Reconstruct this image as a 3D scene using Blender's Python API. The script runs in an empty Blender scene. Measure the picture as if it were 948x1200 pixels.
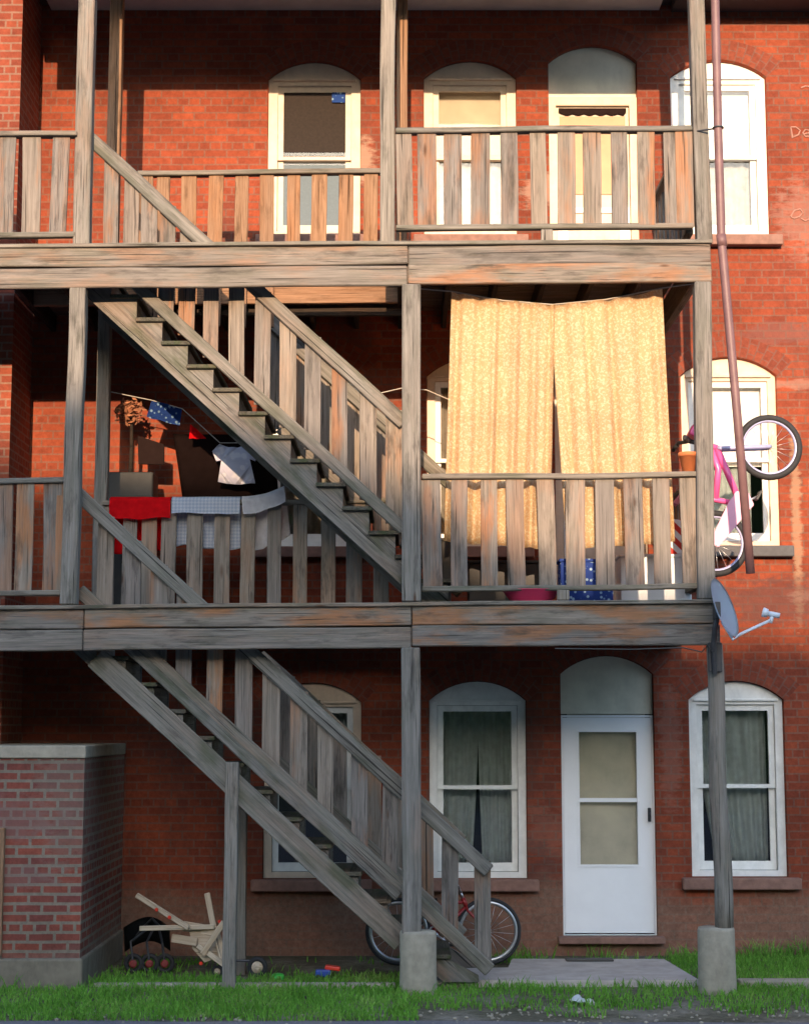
import bpy, bmesh, math, random
from mathutils import Vector, Matrix, noise
random.seed(7)
R = math.radians
S = bpy.context.scene
COL = S.collection
V = Vector

# ---------------------------------------------------------------- survey of the facade
# real planes (metres): the camera stands at Y=0, the porch front at DF, the back stair rail at DI, the brick wall at DW
F, CXP, CYP, TH, ZC = 1960.0, 474.0, 600.0, R(7.27), 2.12
DF, DN, DI, DW = 13.74, 13.93, 14.87, 15.90
def at(px, py, Y):
    u = (px - CXP) / F; v = (CYP - py) / F
    t = Y / (math.cos(TH) - v * math.sin(TH))
    return V((u * t, Y, ZC + t * (math.sin(TH) + v * math.cos(TH))))
def X_(px, py, Y): return at(px, py, Y).x
def Z_(py, Y): return at(474, py, Y).z
Z2, Z3 = 3.13, 6.17                      # deck levels
def sag(X): return 0.0088 * (X - 1.0)    # the old decks drop a little to the left

# ---------------------------------------------------------------- linking helpers
WM = {}
def link(o, parent=None, M=None):
    M = M or Matrix.Identity(4)
    COL.objects.link(o)
    WM[o.name] = M
    if parent is not None:
        o.parent = parent
        o.matrix_parent_inverse = WM[parent.name].inverted()
    o.matrix_basis = M
    return o
def tag(o, label=None, cat=None, group=None, kind=None):
    if label: o['label'] = label
    if cat: o['category'] = cat
    if group: o['group'] = group
    if kind: o['kind'] = kind
    return o
def thing(name, label, cat, loc=(0, 0, 0), M=None, group=None):
    o = bpy.data.objects.new(name, None)
    o.empty_display_size = 0.2
    link(o, None, M or Matrix.Translation(V(loc)))
    return tag(o, label, cat, group)

# ---------------------------------------------------------------- mesh builder
class MB:
    def __init__(s): s.bm = bmesh.new()
    def box(s, c, size, rot=None, bevel=0.0):
        g = bmesh.ops.create_cube(s.bm, size=1.0)
        vs = g['verts']
        M = Matrix.Translation(V(c)) @ (rot.to_4x4() if rot else Matrix.Identity(4)) @ Matrix.Diagonal((*size, 1))
        bmesh.ops.transform(s.bm, matrix=M, verts=vs)
        if bevel:
            es = list({e for v in vs for e in v.link_edges})
            bmesh.ops.bevel(s.bm, geom=es, offset=bevel, segments=2, affect='EDGES', profile=0.5)
        return s
    def tube(s, pts, r, n=8, caps=True, closed=False):
        pts = [V(p) for p in pts]
        m = len(pts)
        rad = r if isinstance(r, (list, tuple)) else [r] * m
        rings = []
        prev = None
        for i, p in enumerate(pts):
            if closed: d = pts[(i + 1) % m] - pts[i - 1]
            else: d = pts[min(i + 1, m - 1)] - pts[max(i - 1, 0)]
            d.normalize()
            if prev is None:
                a = V((0, 0, 1)) if abs(d.z) < .9 else V((1, 0, 0))
                a = (a - d * a.dot(d)).normalized()
            else:
                a = (prev - d * prev.dot(d))
                a = a.normalized() if a.length > 1e-6 else d.orthogonal().normalized()
            prev = a
            b = d.cross(a)
            rings.append([s.bm.verts.new(p + (a * math.cos(2 * math.pi * k / n) + b * math.sin(2 * math.pi * k / n)) * rad[i]) for k in range(n)])
        rng = range(m) if closed else range(m - 1)
        for i in rng:
            A, B = rings[i], rings[(i + 1) % m]
            for k in range(n):
                s.bm.faces.new((A[k], A[(k + 1) % n], B[(k + 1) % n], B[k]))
        if caps and not closed:
            s.bm.faces.new(rings[0][::-1]); s.bm.faces.new(rings[-1])
        return s
    def ring(s, c, axis, Rr, r, n=40, k=8):
        axis = V(axis).normalized(); a = axis.orthogonal().normalized(); b = axis.cross(a)
        return s.tube([V(c) + (a * math.cos(2 * math.pi * i / n) + b * math.sin(2 * math.pi * i / n)) * Rr for i in range(n)], r, k, closed=True)
    def lathe(s, c, prof, n=24, axis=(0, 0, 1)):
        axis = V(axis).normalized(); a = axis.orthogonal().normalized(); b = axis.cross(a)
        rings = [[s.bm.verts.new(V(c) + axis * z + (a * math.cos(2 * math.pi * i / n) + b * math.sin(2 * math.pi * i / n)) * max(r, .0005)) for i in range(n)] for r, z in prof]
        for A, B in zip(rings, rings[1:]):
            for i in range(n):
                s.bm.faces.new((A[i], A[(i + 1) % n], B[(i + 1) % n], B[i]))
        s.bm.faces.new(rings[0][::-1]); s.bm.faces.new(rings[-1])
        return s
    def prism(s, poly, y0, y1):                 # poly in X,Z; extruded along Y
        a = [s.bm.verts.new((x, y0, z)) for x, z in poly]
        b = [s.bm.verts.new((x, y1, z)) for x, z in poly]
        s.bm.faces.new(a); s.bm.faces.new(b[::-1])
        n = len(poly)
        for i in range(n):
            s.bm.faces.new((a[i], b[i], b[(i + 1) % n], a[(i + 1) % n]))
        return s
    def sheet(s, fn, nu, nv, thick=0.0):
        g = [[s.bm.verts.new(fn(i / nu, j / nv)) for i in range(nu + 1)] for j in range(nv + 1)]
        uvl = s.bm.loops.layers.uv.verify()
        fs = []
        for j in range(nv):
            for i in range(nu):
                f = s.bm.faces.new((g[j][i], g[j][i + 1], g[j + 1][i + 1], g[j + 1][i]))
                for l, (a, b) in zip(f.loops, ((i, j), (i + 1, j), (i + 1, j + 1), (i, j + 1))): l[uvl].uv = (a / nu, b / nv)
                f.smooth = True; fs.append(f)
        if thick: bmesh.ops.solidify(s.bm, geom=fs, thickness=thick)
        return s
    def boxuv(s):
        s.bm.normal_update()
        uvl = s.bm.loops.layers.uv.verify()
        for f in s.bm.faces:
            n = f.normal
            for l in f.loops:
                c = l.vert.co
                if abs(n.x) > .6: l[uvl].uv = (c.y, c.z)
                elif abs(n.z) > .6: l[uvl].uv = (c.x, c.y)
                else: l[uvl].uv = (c.x, c.z)
        return s
    def build(s, name, mat, parent=None, M=None, origin=None, smooth=False, recalc=True):
        if recalc: bmesh.ops.recalc_face_normals(s.bm, faces=s.bm.faces)
        if origin is not None:
            bmesh.ops.translate(s.bm, vec=-V(origin), verts=s.bm.verts)
            M = Matrix.Translation(V(origin))
        if smooth:
            for f in s.bm.faces: f.smooth = True
        me = bpy.data.meshes.new(name)
        s.bm.to_mesh(me); s.bm.free()
        if mat: me.materials.append(mat)
        o = bpy.data.objects.new(name, me)
        return link(o, parent, M)

def curve_plate(outer, holes, y0, y1):
    """bmesh of a plate in X,Z with real holes, between y0 (front) and y1 (back)"""
    cu = bpy.data.curves.new('plate', 'CURVE'); cu.dimensions = '2D'; cu.fill_mode = 'BOTH'
    for pl in [outer] + holes:
        sp = cu.splines.new('POLY'); sp.points.add(len(pl) - 1); sp.use_cyclic_u = True
        for p, (x, z) in zip(sp.points, pl): p.co = (x, z, 0, 1)
    cu.extrude = abs(y1 - y0) / 2
    o = bpy.data.objects.new('plate', cu); COL.objects.link(o)
    dg = bpy.context.evaluated_depsgraph_get(); dg.update()
    me = bpy.data.meshes.new_from_object(o.evaluated_get(dg))
    bm = bmesh.new(); bm.from_mesh(me)
    bpy.data.objects.remove(o); bpy.data.meshes.remove(me); bpy.data.curves.remove(cu)
    mid = (y0 + y1) / 2
    for v in bm.verts:
        x, z, d = v.co; v.co = (x, mid - d, z)
    bmesh.ops.remove_doubles(bm, verts=bm.verts, dist=1e-5)
    m = MB(); m.bm.free(); m.bm = bm
    return m

# ---------------------------------------------------------------- materials
def newmat(name):
    m = bpy.data.materials.new(name); m.use_nodes = True
    nt = m.node_tree; nt.nodes.clear()
    out = nt.nodes.new('ShaderNodeOutputMaterial')
    return m, nt, out
def N(nt, typ, **kw):
    n = nt.nodes.new(typ)
    for k, v in kw.items():
        if k in n.inputs: n.inputs[k].default_value = v
        else: setattr(n, k, v)
    return n
def L(nt, a, b): nt.links.new(a, b)
def mixc(nt, fac, a, b, mode='MIX'):
    n = nt.nodes.new('ShaderNodeMix'); n.data_type = 'RGBA'; n.blend_type = mode
    for sock, v in ((n.inputs[0], fac), (n.inputs[6], a), (n.inputs[7], b)):
        if hasattr(v, 'links'): nt.links.new(v, sock)
        else: sock.default_value = v if not isinstance(v, tuple) or len(v) == 4 else (*v, 1)
    return n.outputs[2]
def mth(nt, op, a, b=None, clamp=False):
    n = nt.nodes.new('ShaderNodeMath'); n.operation = op; n.use_clamp = clamp
    for i, v in enumerate((a, b)):
        if v is None: continue
        if hasattr(v, 'links'): nt.links.new(v, n.inputs[i])
        else: n.inputs[i].default_value = v
    return n.outputs[0]
def ramp(nt, fac, stops):
    n = nt.nodes.new('ShaderNodeValToRGB'); el = n.color_ramp.elements
    while len(el) < len(stops): el.new(.5)
    for e, (p, c) in zip(el, stops):
        e.position = p; e.color = (*c, 1) if isinstance(c, tuple) else (c, c, c, 1)
    nt.links.new(fac, n.inputs[0])
    return n.outputs[0]
def noise_n(nt, vec, scale, detail=4, rough=.55):
    n = nt.nodes.new('ShaderNodeTexNoise'); n.inputs['Scale'].default_value = scale
    n.inputs['Detail'].default_value = detail; n.inputs['Roughness'].default_value = rough
    if vec is not None: nt.links.new(vec, n.inputs['Vector'])
    return n.outputs['Fac']
def vscale(nt, vec, sc):
    n = nt.nodes.new('ShaderNodeVectorMath'); n.operation = 'MULTIPLY'
    nt.links.new(vec, n.inputs[0]); n.inputs[1].default_value = sc
    return n.outputs[0]
def bump(nt, h, strength, dist, base=None):
    n = nt.nodes.new('ShaderNodeBump'); n.inputs['Strength'].default_value = strength; n.inputs['Distance'].default_value = dist
    nt.links.new(h, n.inputs['Height'])
    if base is not None: nt.links.new(base, n.inputs['Normal'])
    return n.outputs[0]
def principled(nt, out, col, rough=.8, nrm=None, metal=0.0, spec=.35):
    p = nt.nodes.new('ShaderNodeBsdfPrincipled')
    if hasattr(col, 'links'): nt.links.new(col, p.inputs['Base Color'])
    else: p.inputs['Base Color'].default_value = (*col, 1)
    if hasattr(rough, 'links'): nt.links.new(rough, p.inputs['Roughness'])
    else: p.inputs['Roughness'].default_value = rough
    p.inputs['Metallic'].default_value = metal
    p.inputs['Specular IOR Level'].default_value = spec
    if nrm is not None: nt.links.new(nrm, p.inputs['Normal'])
    nt.links.new(p.outputs[0], out.inputs[0])
    return p
def objvec(nt, rnd=True):
    tc = nt.nodes.new('ShaderNodeTexCoord'); v = tc.outputs['Object']
    if rnd:
        oi = nt.nodes.new('ShaderNodeObjectInfo')
        n = nt.nodes.new('ShaderNodeVectorMath'); n.operation = 'ADD'
        c = nt.nodes.new('ShaderNodeVectorMath'); c.operation = 'SCALE'
        c.inputs[0].default_value = (37., 61., 83.); nt.links.new(oi.outputs['Random'], c.inputs['Scale'])
        nt.links.new(v, n.inputs[0]); nt.links.new(c.outputs[0], n.inputs[1])
        return n.outputs[0], oi.outputs['Random']
    return v, None

def wood(name, dark, light, stain=.5, stain_col=(.30, .115, .035), algae=0.0, tint=.35):
    m, nt, out = newmat(name)
    v0, rnd = objvec(nt)
    r4 = mth(nt, 'FRACT', mth(nt, 'MULTIPLY', rnd, 53.7))
    sc = N(nt, 'ShaderNodeVectorMath', operation='SCALE'); L(nt, v0, sc.inputs[0])
    L(nt, mth(nt, 'ADD', mth(nt, 'MULTIPLY', r4, .8), .65), sc.inputs['Scale'])
    v = sc.outputs[0]
    grain = noise_n(nt, vscale(nt, v, (2.6, 75, 75)), 1, 6, .7)
    streak = noise_n(nt, vscale(nt, v, (.8, 20, 20)), 1, 4, .6)
    blot = noise_n(nt, vscale(nt, v, (1.1, 5, 5)), 1, 5, .6)
    g = mth(nt, 'ADD', mth(nt, 'MULTIPLY', grain, .65), mth(nt, 'MULTIPLY', streak, .42))
    col = ramp(nt, g, [(.37, dark), (.55, tuple(a * .5 + b * .5 for a, b in zip(dark, light))), (.73, light)])
    sm = ramp(nt, mth(nt, 'ADD', mth(nt, 'MULTIPLY', blot, .8), mth(nt, 'MULTIPLY', grain, .25)), [(.50, 0.), (.62, 1.)])
    r2 = mth(nt, 'FRACT', mth(nt, 'MULTIPLY', rnd, 17.31))     # boards differ in how stained they are
    amt = mth(nt, 'MULTIPLY', ramp(nt, r2, [(.15, .1), (.9, .8)]), stain)
    col = mixc(nt, mth(nt, 'MULTIPLY', sm, amt), col, mixc(nt, grain, tuple(c * .45 for c in stain_col), tuple(min(1, c * 1.5) for c in stain_col)))
    dk = noise_n(nt, vscale(nt, v, (1.6, 7, 7)), 1.3, 5, .65)
    col = mixc(nt, ramp(nt, dk, [(.54, 0.), (.70, .75)]), col, tuple(c * .5 for c in dark))
    if algae:
        al = noise_n(nt, vscale(nt, v, (1.6, 5, 5)), 1.7, 4)
        col = mixc(nt, mth(nt, 'MULTIPLY', ramp(nt, al, [(.48, 0.), (.66, 1.)]), algae), col, (.05, .062, .028))
    # drying cracks along the grain
    ck = noise_n(nt, vscale(nt, v, (1.1, 75, 75)), 1, 2, .5)
    col = mixc(nt, ramp(nt, ck, [(.30, .9), (.36, 0.)]), col, tuple(c * .25 for c in dark))
    # a few knots
    vo = N(nt, 'ShaderNodeTexVoronoi'); vo.inputs['Scale'].default_value = 1.0
    L(nt, vscale(nt, v, (1.7, 6.5, 6.5)), vo.inputs['Vector'])
    sep = N(nt, 'ShaderNodeSeparateColor'); L(nt, vo.outputs['Color'], sep.inputs[0])
    kn = mth(nt, 'MULTIPLY', ramp(nt, vo.outputs['Distance'], [(.04, .8), (.13, 0.)]), mth(nt, 'GREATER_THAN', sep.outputs[0], .62))
    col = mixc(nt, kn, col, (.075, .035, .018))
    r3 = mth(nt, 'FRACT', mth(nt, 'MULTIPLY', rnd, 91.7))
    hue = mixc(nt, r3, (1 - tint * .38, 1 - tint * .33, 1 - tint * .2), (1 + tint * .32, 1 + tint * .2, 1 + tint * .08))
    col = mixc(nt, 1.0, col, hue, 'MULTIPLY')
    hgt = mth(nt, 'SUBTRACT', g, mth(nt, 'MULTIPLY', ramp(nt, ck, [(.30, 1.), (.36, 0.)]), .6))
    principled(nt, out, col, .88, bump(nt, hgt, .7, .007), spec=.15)
    return m

def brick(name, c1, c2, mortar, msize=.011, soot=.4, stains_shade=(), dirt_z=None, dirt_col=(.20, .15, .11)):
    m, nt, out = newmat(name)
    tc = N(nt, 'ShaderNodeTexCoord')
    v, _ = objvec(nt, False)
    wob = N(nt, 'ShaderNodeVectorMath', operation='MULTIPLY_ADD')
    nz = N(nt, 'ShaderNodeTexNoise'); nz.inputs['Scale'].default_value = 5.; L(nt, tc.outputs['UV'], nz.inputs['Vector'])
    L(nt, nz.outputs['Color'], wob.inputs[0]); wob.inputs[1].default_value = (.008, .008, 0); L(nt, tc.outputs['UV'], wob.inputs[2])
    b = N(nt, 'ShaderNodeTexBrick')
    L(nt, wob.outputs[0], b.inputs['Vector'])
    b.offset = .5; b.squash = .5; b.squash_frequency = 6
    for k, val in (('Scale', 1.), ('Mortar Size', msize), ('Mortar Smooth', .25), ('Bias', 0.), ('Brick Width', .218), ('Row Height', .076)):
        b.inputs[k].default_value = val
    b.inputs['Color1'].default_value = (*c1, 1); b.inputs['Color2'].default_value = (*c2, 1)
    b.inputs['Mortar'].default_value = (*mortar, 1)
    col = b.outputs['Color']
    pale = noise_n(nt, v, .9, 5, .6)
    hs = ramp(nt, pale, [(.3, .72), (.7, 1.18)])
    col = mixc(nt, 1.0, col, hs, 'MULTIPLY')
    fine = noise_n(nt, v, 26, 4, .7)
    col = mixc(nt, 1.0, col, ramp(nt, fine, [(.3, .78), (.72, 1.15)]), 'MULTIPLY')
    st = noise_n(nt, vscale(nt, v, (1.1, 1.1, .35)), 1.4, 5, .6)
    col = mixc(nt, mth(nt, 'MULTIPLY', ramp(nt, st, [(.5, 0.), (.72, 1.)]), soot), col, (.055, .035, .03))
    sx = N(nt, 'ShaderNodeSeparateXYZ'); L(nt, v, sx.inputs[0])
    if stains_shade:
        pn = noise_n(nt, vscale(nt, v, (1, 1, 2.6)), 5.5, 6, .7)
        for (x, z, rx, rz, a, c) in stains_shade:
            dx = mth(nt, 'DIVIDE', mth(nt, 'SUBTRACT', sx.outputs['X'], x), rx)
            dz = mth(nt, 'DIVIDE', mth(nt, 'SUBTRACT', sx.outputs['Z'], z), rz)
            d = mth(nt, 'SQRT', mth(nt, 'ADD', mth(nt, 'POWER', mth(nt, 'ABSOLUTE', dx), 2.), mth(nt, 'POWER', mth(nt, 'ABSOLUTE', dz), 2.)))
            k = mth(nt, 'SUBTRACT', mth(nt, 'ADD', pn, .42), mth(nt, 'MULTIPLY', d, .5))
            col = mixc(nt, mth(nt, 'MULTIPLY', ramp(nt, k, [(.5, 0.), (.68, 1.)]), a), col, c)
    if dirt_z is not None:
        dn = noise_n(nt, v, 1.3, 5, .6)
        k = mth(nt, 'SUBTRACT', mth(nt, 'ADD', mth(nt, 'MULTIPLY', dn, .7), dirt_z - .35), sx.outputs['Z'])
        col = mixc(nt, ramp(nt, mth(nt, 'ADD', k, .5), [(.40, 0.), (.66, .58)]), col, mixc(nt, 1.0, dirt_col, ramp(nt, fine, [(.3, .7), (.7, 1.2)]), 'MULTIPLY'))
    n1 = bump(nt, b.outputs['Fac'], -.7, .008)
    n2 = bump(nt, fine, .5, .005, n1)
    principled(nt, out, col, .9, n2, spec=.2)
    return m

def plain(name, col, rough=.6, var=.12, scale=9, metal=0.0, spec=.4, bmp=.0, dirt=0.0):
    m, nt, out = newmat(name)
    v, _ = objvec(nt)
    n = noise_n(nt, v, scale, 5, .6)
    c = mixc(nt, 1.0, tuple(col), ramp(nt, n, [(.3, 1 - var), (.7, 1 + var * .5)]), 'MULTIPLY')
    if dirt:
        d = noise_n(nt, vscale(nt, v, (1, 1, .4)), scale * .5, 6, .7)
        c = mixc(nt, mth(nt, 'MULTIPLY', ramp(nt, d, [(.5, 0.), (.72, 1.)]), dirt), c, tuple(k * .35 for k in col))
    principled(nt, out, c, rough, bump(nt, n, bmp, .01) if bmp else None, metal, spec)
    return m

def cloth(name, c1, c2=None, pattern='plain', scale=20, trans=.25):
    m, nt, out = newmat(name)
    v, _ = objvec(nt, False)
    fine = noise_n(nt, v, 160, 2)
    if pattern == 'check':
        w1 = N(nt, 'ShaderNodeTexWave'); w1.bands_direction = 'X'; w1.inputs['Scale'].default_value = scale
        w2 = N(nt, 'ShaderNodeTexWave'); w2.bands_direction = 'Z'; w2.inputs['Scale'].default_value = scale
        L(nt, v, w1.inputs['Vector']); L(nt, v, w2.inputs['Vector'])
        k = mth(nt, 'MULTIPLY', mth(nt, 'ADD', w1.outputs['Fac'], w2.outputs['Fac']), .5)
        col = mixc(nt, ramp(nt, k, [(.35, 0.), (.65, 1.)]), c1, c2)
    elif pattern == 'damask':
        vo = N(nt, 'ShaderNodeTexVoronoi'); vo.feature = 'SMOOTH_F1'; vo.inputs['Scale'].default_value = scale
        nn = N(nt, 'ShaderNodeTexNoise'); nn.inputs['Scale'].default_value = scale * .6; L(nt, v, nn.inputs['Vector'])
        ad = N(nt, 'ShaderNodeVectorMath', operation='MULTIPLY_ADD'); L(nt, nn.outputs['Color'], ad.inputs[0]); ad.inputs[1].default_value = (.06, .06, .06); L(nt, v, ad.inputs[2])
        L(nt, ad.outputs[0], vo.inputs['Vector'])
        col = mixc(nt, ramp(nt, vo.outputs['Distance'], [(.28, 0.), (.42, 1.)]), c1, c2)
        big = noise_n(nt, v, 2.2, 4)
        col = mixc(nt, 1.0, col, ramp(nt, big, [(.3, .86), (.7, 1.08)]), 'MULTIPLY')
    elif pattern == 'speckle':
        vo = N(nt, 'ShaderNodeTexVoronoi'); vo.inputs['Scale'].default_value = scale; L(nt, v, vo.inputs['Vector'])
        col = mixc(nt, ramp(nt, vo.outputs['Distance'], [(.22, 1.), (.34, 0.)]), c1, c2)
    elif pattern == 'stripe':
        w1 = N(nt, 'ShaderNodeTexWave'); w1.bands_direction = 'DIAGONAL'; w1.inputs['Scale'].default_value = scale; L(nt, v, w1.inputs['Vector'])
        col = mixc(nt, ramp(nt, w1.outputs['Fac'], [(.45, 0.), (.55, 1.)]), c1, c2)
    else:
        col = mixc(nt, 1.0, c1, ramp(nt, noise_n(nt, v, 14, 4), [(.3, .85), (.7, 1.08)]), 'MULTIPLY')
    d = N(nt, 'ShaderNodeBsdfDiffuse'); t = N(nt, 'ShaderNodeBsdfTranslucent')
    L(nt, col, d.inputs[0]); L(nt, col, t.inputs[0])
    L(nt, bump(nt, fine, .3, .002), d.inputs['Normal'])
    mx = N(nt, 'ShaderNodeMixShader'); mx.inputs[0].default_value = trans
    L(nt, d.outputs[0], mx.inputs[1]); L(nt, t.outputs[0], mx.inputs[2]); L(nt, mx.outputs[0], out.inputs[0])
    return m

def glass(name, tint=(.94, .95, .95), refl=1.0):
    m, nt, out = newmat(name)
    fr = N(nt, 'ShaderNodeFresnel'); fr.inputs['IOR'].default_value = 1.5
    tr = N(nt, 'ShaderNodeBsdfTransparent'); tr.inputs[0].default_value = (*tint, 1)
    gl = N(nt, 'ShaderNodeBsdfGlossy'); gl.inputs['Roughness'].default_value = .03
    v, _ = objvec(nt)
    L(nt, bump(nt, noise_n(nt, v, 3, 2), .12, .01), gl.inputs['Normal'])
    mx = N(nt, 'ShaderNodeMixShader'); L(nt, mth(nt, 'MULTIPLY', fr.outputs[0], refl, True), mx.inputs[0])
    L(nt, tr.outputs[0], mx.inputs[1]); L(nt, gl.outputs[0], mx.inputs[2]); L(nt, mx.outputs[0], out.inputs[0])
    return m

ST = [  # lime bloom, rubbed paint, drips, soot and painted recess shade on the wall: x, z, rx, rz, amount, colour
    (3.95, 7.05, .45, .5, .35, (.34, .19, .15)), (-.42, 7.62, .2, .32, .55, (.42, .28, .2)), (3.75, 4.1, .07, 1.3, .5, (.36, .25, .16)), (3.92, 4.3, .05, .9, .4, (.36, .25, .16)),
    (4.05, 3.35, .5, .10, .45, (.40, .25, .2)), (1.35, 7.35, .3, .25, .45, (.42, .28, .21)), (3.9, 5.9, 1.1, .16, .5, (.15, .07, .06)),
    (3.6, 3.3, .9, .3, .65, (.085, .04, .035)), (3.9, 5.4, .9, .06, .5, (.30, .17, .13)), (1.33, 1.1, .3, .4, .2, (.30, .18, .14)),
    (1.25, .75, .3, .4, .45, (.06, .04, .035)), (2.5, 1.9, .14, .8, .25, (.34, .2, .16)), (-1.9, 2.1, .9, .5, .4, (.07, .04, .035))]  # last entry paints recess shade under the porch into the brick
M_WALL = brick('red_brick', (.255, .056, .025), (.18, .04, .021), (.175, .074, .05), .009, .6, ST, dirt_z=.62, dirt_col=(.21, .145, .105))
M_WING = brick('wing_brick', (.25, .06, .031), (.18, .043, .025), (.22, .12, .085), .010, .3)
M_BULK = brick('bulkhead_brick', (.22, .06, .04), (.15, .048, .04), (.19, .155, .12), .014, .35,
               ((-3.3, 1.35, .75, .25, .55, (.17, .095, .085)), (-3.2, .9, .5, .12, .4, (.18, .11, .10)), (-2.75, 1.6, .4, .9, .25, (.2, .17, .14))), dirt_z=.3, dirt_col=(.22, .19, .15))
M_ARCH = None
M_GREY = wood('weathered_grey_wood', (.115, .106, .092), (.275, .256, .225), .4, algae=.2, tint=.3)
M_RAIL = wood('weathered_rail_wood', (.10, .092, .078), (.255, .238, .205), .25, algae=.4, tint=.25)
M_BAL = wood('weathered_baluster_wood', (.115, .10, .085), (.285, .25, .212), .8, algae=.12, tint=.5)
M_WARM = wood('sheltered_brown_wood', (.15, .082, .045), (.32, .20, .125), .5)
M_BEAM = wood('beam_wood', (.10, .088, .075), (.265, .235, .20), .85, algae=.2)
M_DECK = wood('deck_wood', (.06, .05, .042), (.17, .14, .12), .3, algae=.2)
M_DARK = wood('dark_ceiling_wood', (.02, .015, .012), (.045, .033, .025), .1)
M_STAIR = wood('stair_wood', (.10, .092, .078), (.25, .232, .20), .35, algae=.6)
M_TREAD = wood('mossy_tread_wood', (.04, .038, .028), (.13, .12, .095), .2, algae=.8, tint=.25)
M_WHITE = plain('white_paint', (.76, .76, .73), .5, .12, 9, bmp=.15, dirt=.3)
M_CREAM = plain('cream_paint', (.62, .50, .38), .55, .14, 9, bmp=.15, dirt=.3)
M_PANEL = plain('painted_panel', (.64, .60, .48), .6, .16, 4, bmp=.1, dirt=.3)
M_DOORW = plain('storm_door_white', (.82, .83, .85), .35, .03, 5)
M_DOORY = plain('yellow_cream_door', (.50, .24, .12), .5, .1, 5)
M_STONE = plain('brownstone', (.24, .13, .10), .85, .25, 14, bmp=.4, dirt=.3)
M_SLATE = plain('dark_sill_stone', (.09, .09, .095), .8, .2, 14, bmp=.3)
M_CONC = plain('old_concrete', (.31, .275, .215), .9, .22, 12, bmp=.5, dirt=.35)
M_SLAB = plain('concrete_slab', (.42, .37, .33), .9, .2, 6, bmp=.3, dirt=.3)
M_BASE = plain('mud_stained_concrete', (.17, .145, .11), .95, .25, 9, bmp=.6, dirt=.45)
M_GLASS = glass('window_glass')
M_SCREEN = plain('insect_screen', (.026, .018, .014), .9, .25, 40)
M_SCREENG = plain('grey_insect_screen', (.12, .155, .18), .8, .1, 40)
M_BLIND = plain('white_blind', (.80, .80, .80), .7, .05, 20)
M_SHADE = plain('tan_roller_shade', (.52, .42, .30), .8, .08, 6)
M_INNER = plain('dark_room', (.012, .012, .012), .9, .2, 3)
M_LACE = cloth('grey_net_curtain', (.72, .78, .76), trans=.3)
M_LACEW = cloth('white_net_curtain', (.78, .78, .76), trans=.3)
M_BEIGEC = cloth('beige_net_curtain', (.52, .47, .40), trans=.3)
M_CEIL = plain('grey_painted_ceiling', (.46, .45, .42), .7, .15, 3, dirt=.2)
M_EAVE = plain('dark_eave_paint', (.05, .042, .04), .7, .2, 5)
M_PIPE = plain('maroon_painted_metal', (.16, .085, .085), .5, .2, 8, dirt=.2)
M_RUBBER = plain('black_rubber', (.022, .022, .024), .75, .2, 20)
M_STEEL = plain('bright_steel', (.55, .56, .58), .3, .1, 20, metal=.8)
M_DARKM = plain('dark_metal', (.05, .05, .055), .45, .2, 15, metal=.4)
M_PINK = plain('pink_enamel', (.72, .10, .30), .3, .08, 6, spec=.6)
M_PALEP = plain('pale_pink_plastic', (.72, .34, .48), .4, .06, 6)
M_LILAC = plain('lilac_enamel', (.36, .37, .58), .3, .06, 6)
M_REDE = plain('red_enamel', (.26, .016, .015), .35, .1, 6, spec=.5)
M_DISH = plain('grey_blue_dish_paint', (.42, .50, .60), .45, .06, 6)
M_LNB = plain('pale_grey_plastic', (.55, .60, .66), .45, .06, 8)
M_CURT = cloth('yellow_damask', (.88, .76, .54), (.79, .56, .32), 'damask', 52, .18)
M_REDC = cloth('red_cotton', (.80, .012, .018), trans=.15)
M_CHECK = cloth('pale_check_cotton', (.72, .76, .84), (.52, .60, .74), 'check', 10, .2)
M_WCLOTH = cloth('white_cotton', (.74, .75, .80), trans=.2)
M_SHIRT = cloth('white_printed_jersey', (.66, .64, .68), (.52, .51, .6), 'damask', 16, .15)
M_BLUEC = cloth('navy_print_cotton', (.025, .06, .22), (.25, .4, .55), 'speckle', 22, .1)
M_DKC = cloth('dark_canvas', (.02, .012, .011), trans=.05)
M_ROPE = plain('rope', (.42, .38, .33), .9, .2, 60)
M_BOWL = plain('pink_plastic', (.75, .05, .16), .35, .06, 8, spec=.5)
M_BOXB = cloth('blue_print_card', (.03, .06, .25), (.35, .5, .65), 'speckle', 24, 0.0)
M_TUB = plain('white_plastic', (.72, .77, .82), .4, .05, 8, spec=.5)
M_PACK = cloth('red_white_packaging', (.55, .05, .04), (.75, .76, .78), 'stripe', 5, 0.0)
M_BIN = plain('grey_brown_plastic', (.05, .046, .04), .6, .2, 8)
M_TERRA = plain('terracotta', (.50, .15, .05), .85, .2, 12)
M_LEAF = plain('dry_leaves', (.34, .14, .07), .8, .3, 20)
M_STICK = wood('bleached_timber', (.36, .27, .18), (.62, .52, .40), .15, tint=.1)
M_BLACKP = plain('black_plastic', (.018, .018, .02), .5, .2, 12)
M_HUB = plain('dull_red_hub', (.20, .03, .028), .6, .2, 12)
M_REDP = plain('red_plastic', (.60, .04, .02), .4, .06, 8)
M_GREENP = plain('green_plastic', (.05, .42, .06), .4, .06, 8)
M_BLUEP = plain('blue_plastic', (.02, .06, .30), .4, .06, 8)
M_PAPER = plain('white_paper', (.80, .82, .84), .8, .08, 20)
M_CHALK = plain('white_wall_paint', (.33, .17, .13), .9, .2, 30)

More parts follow.
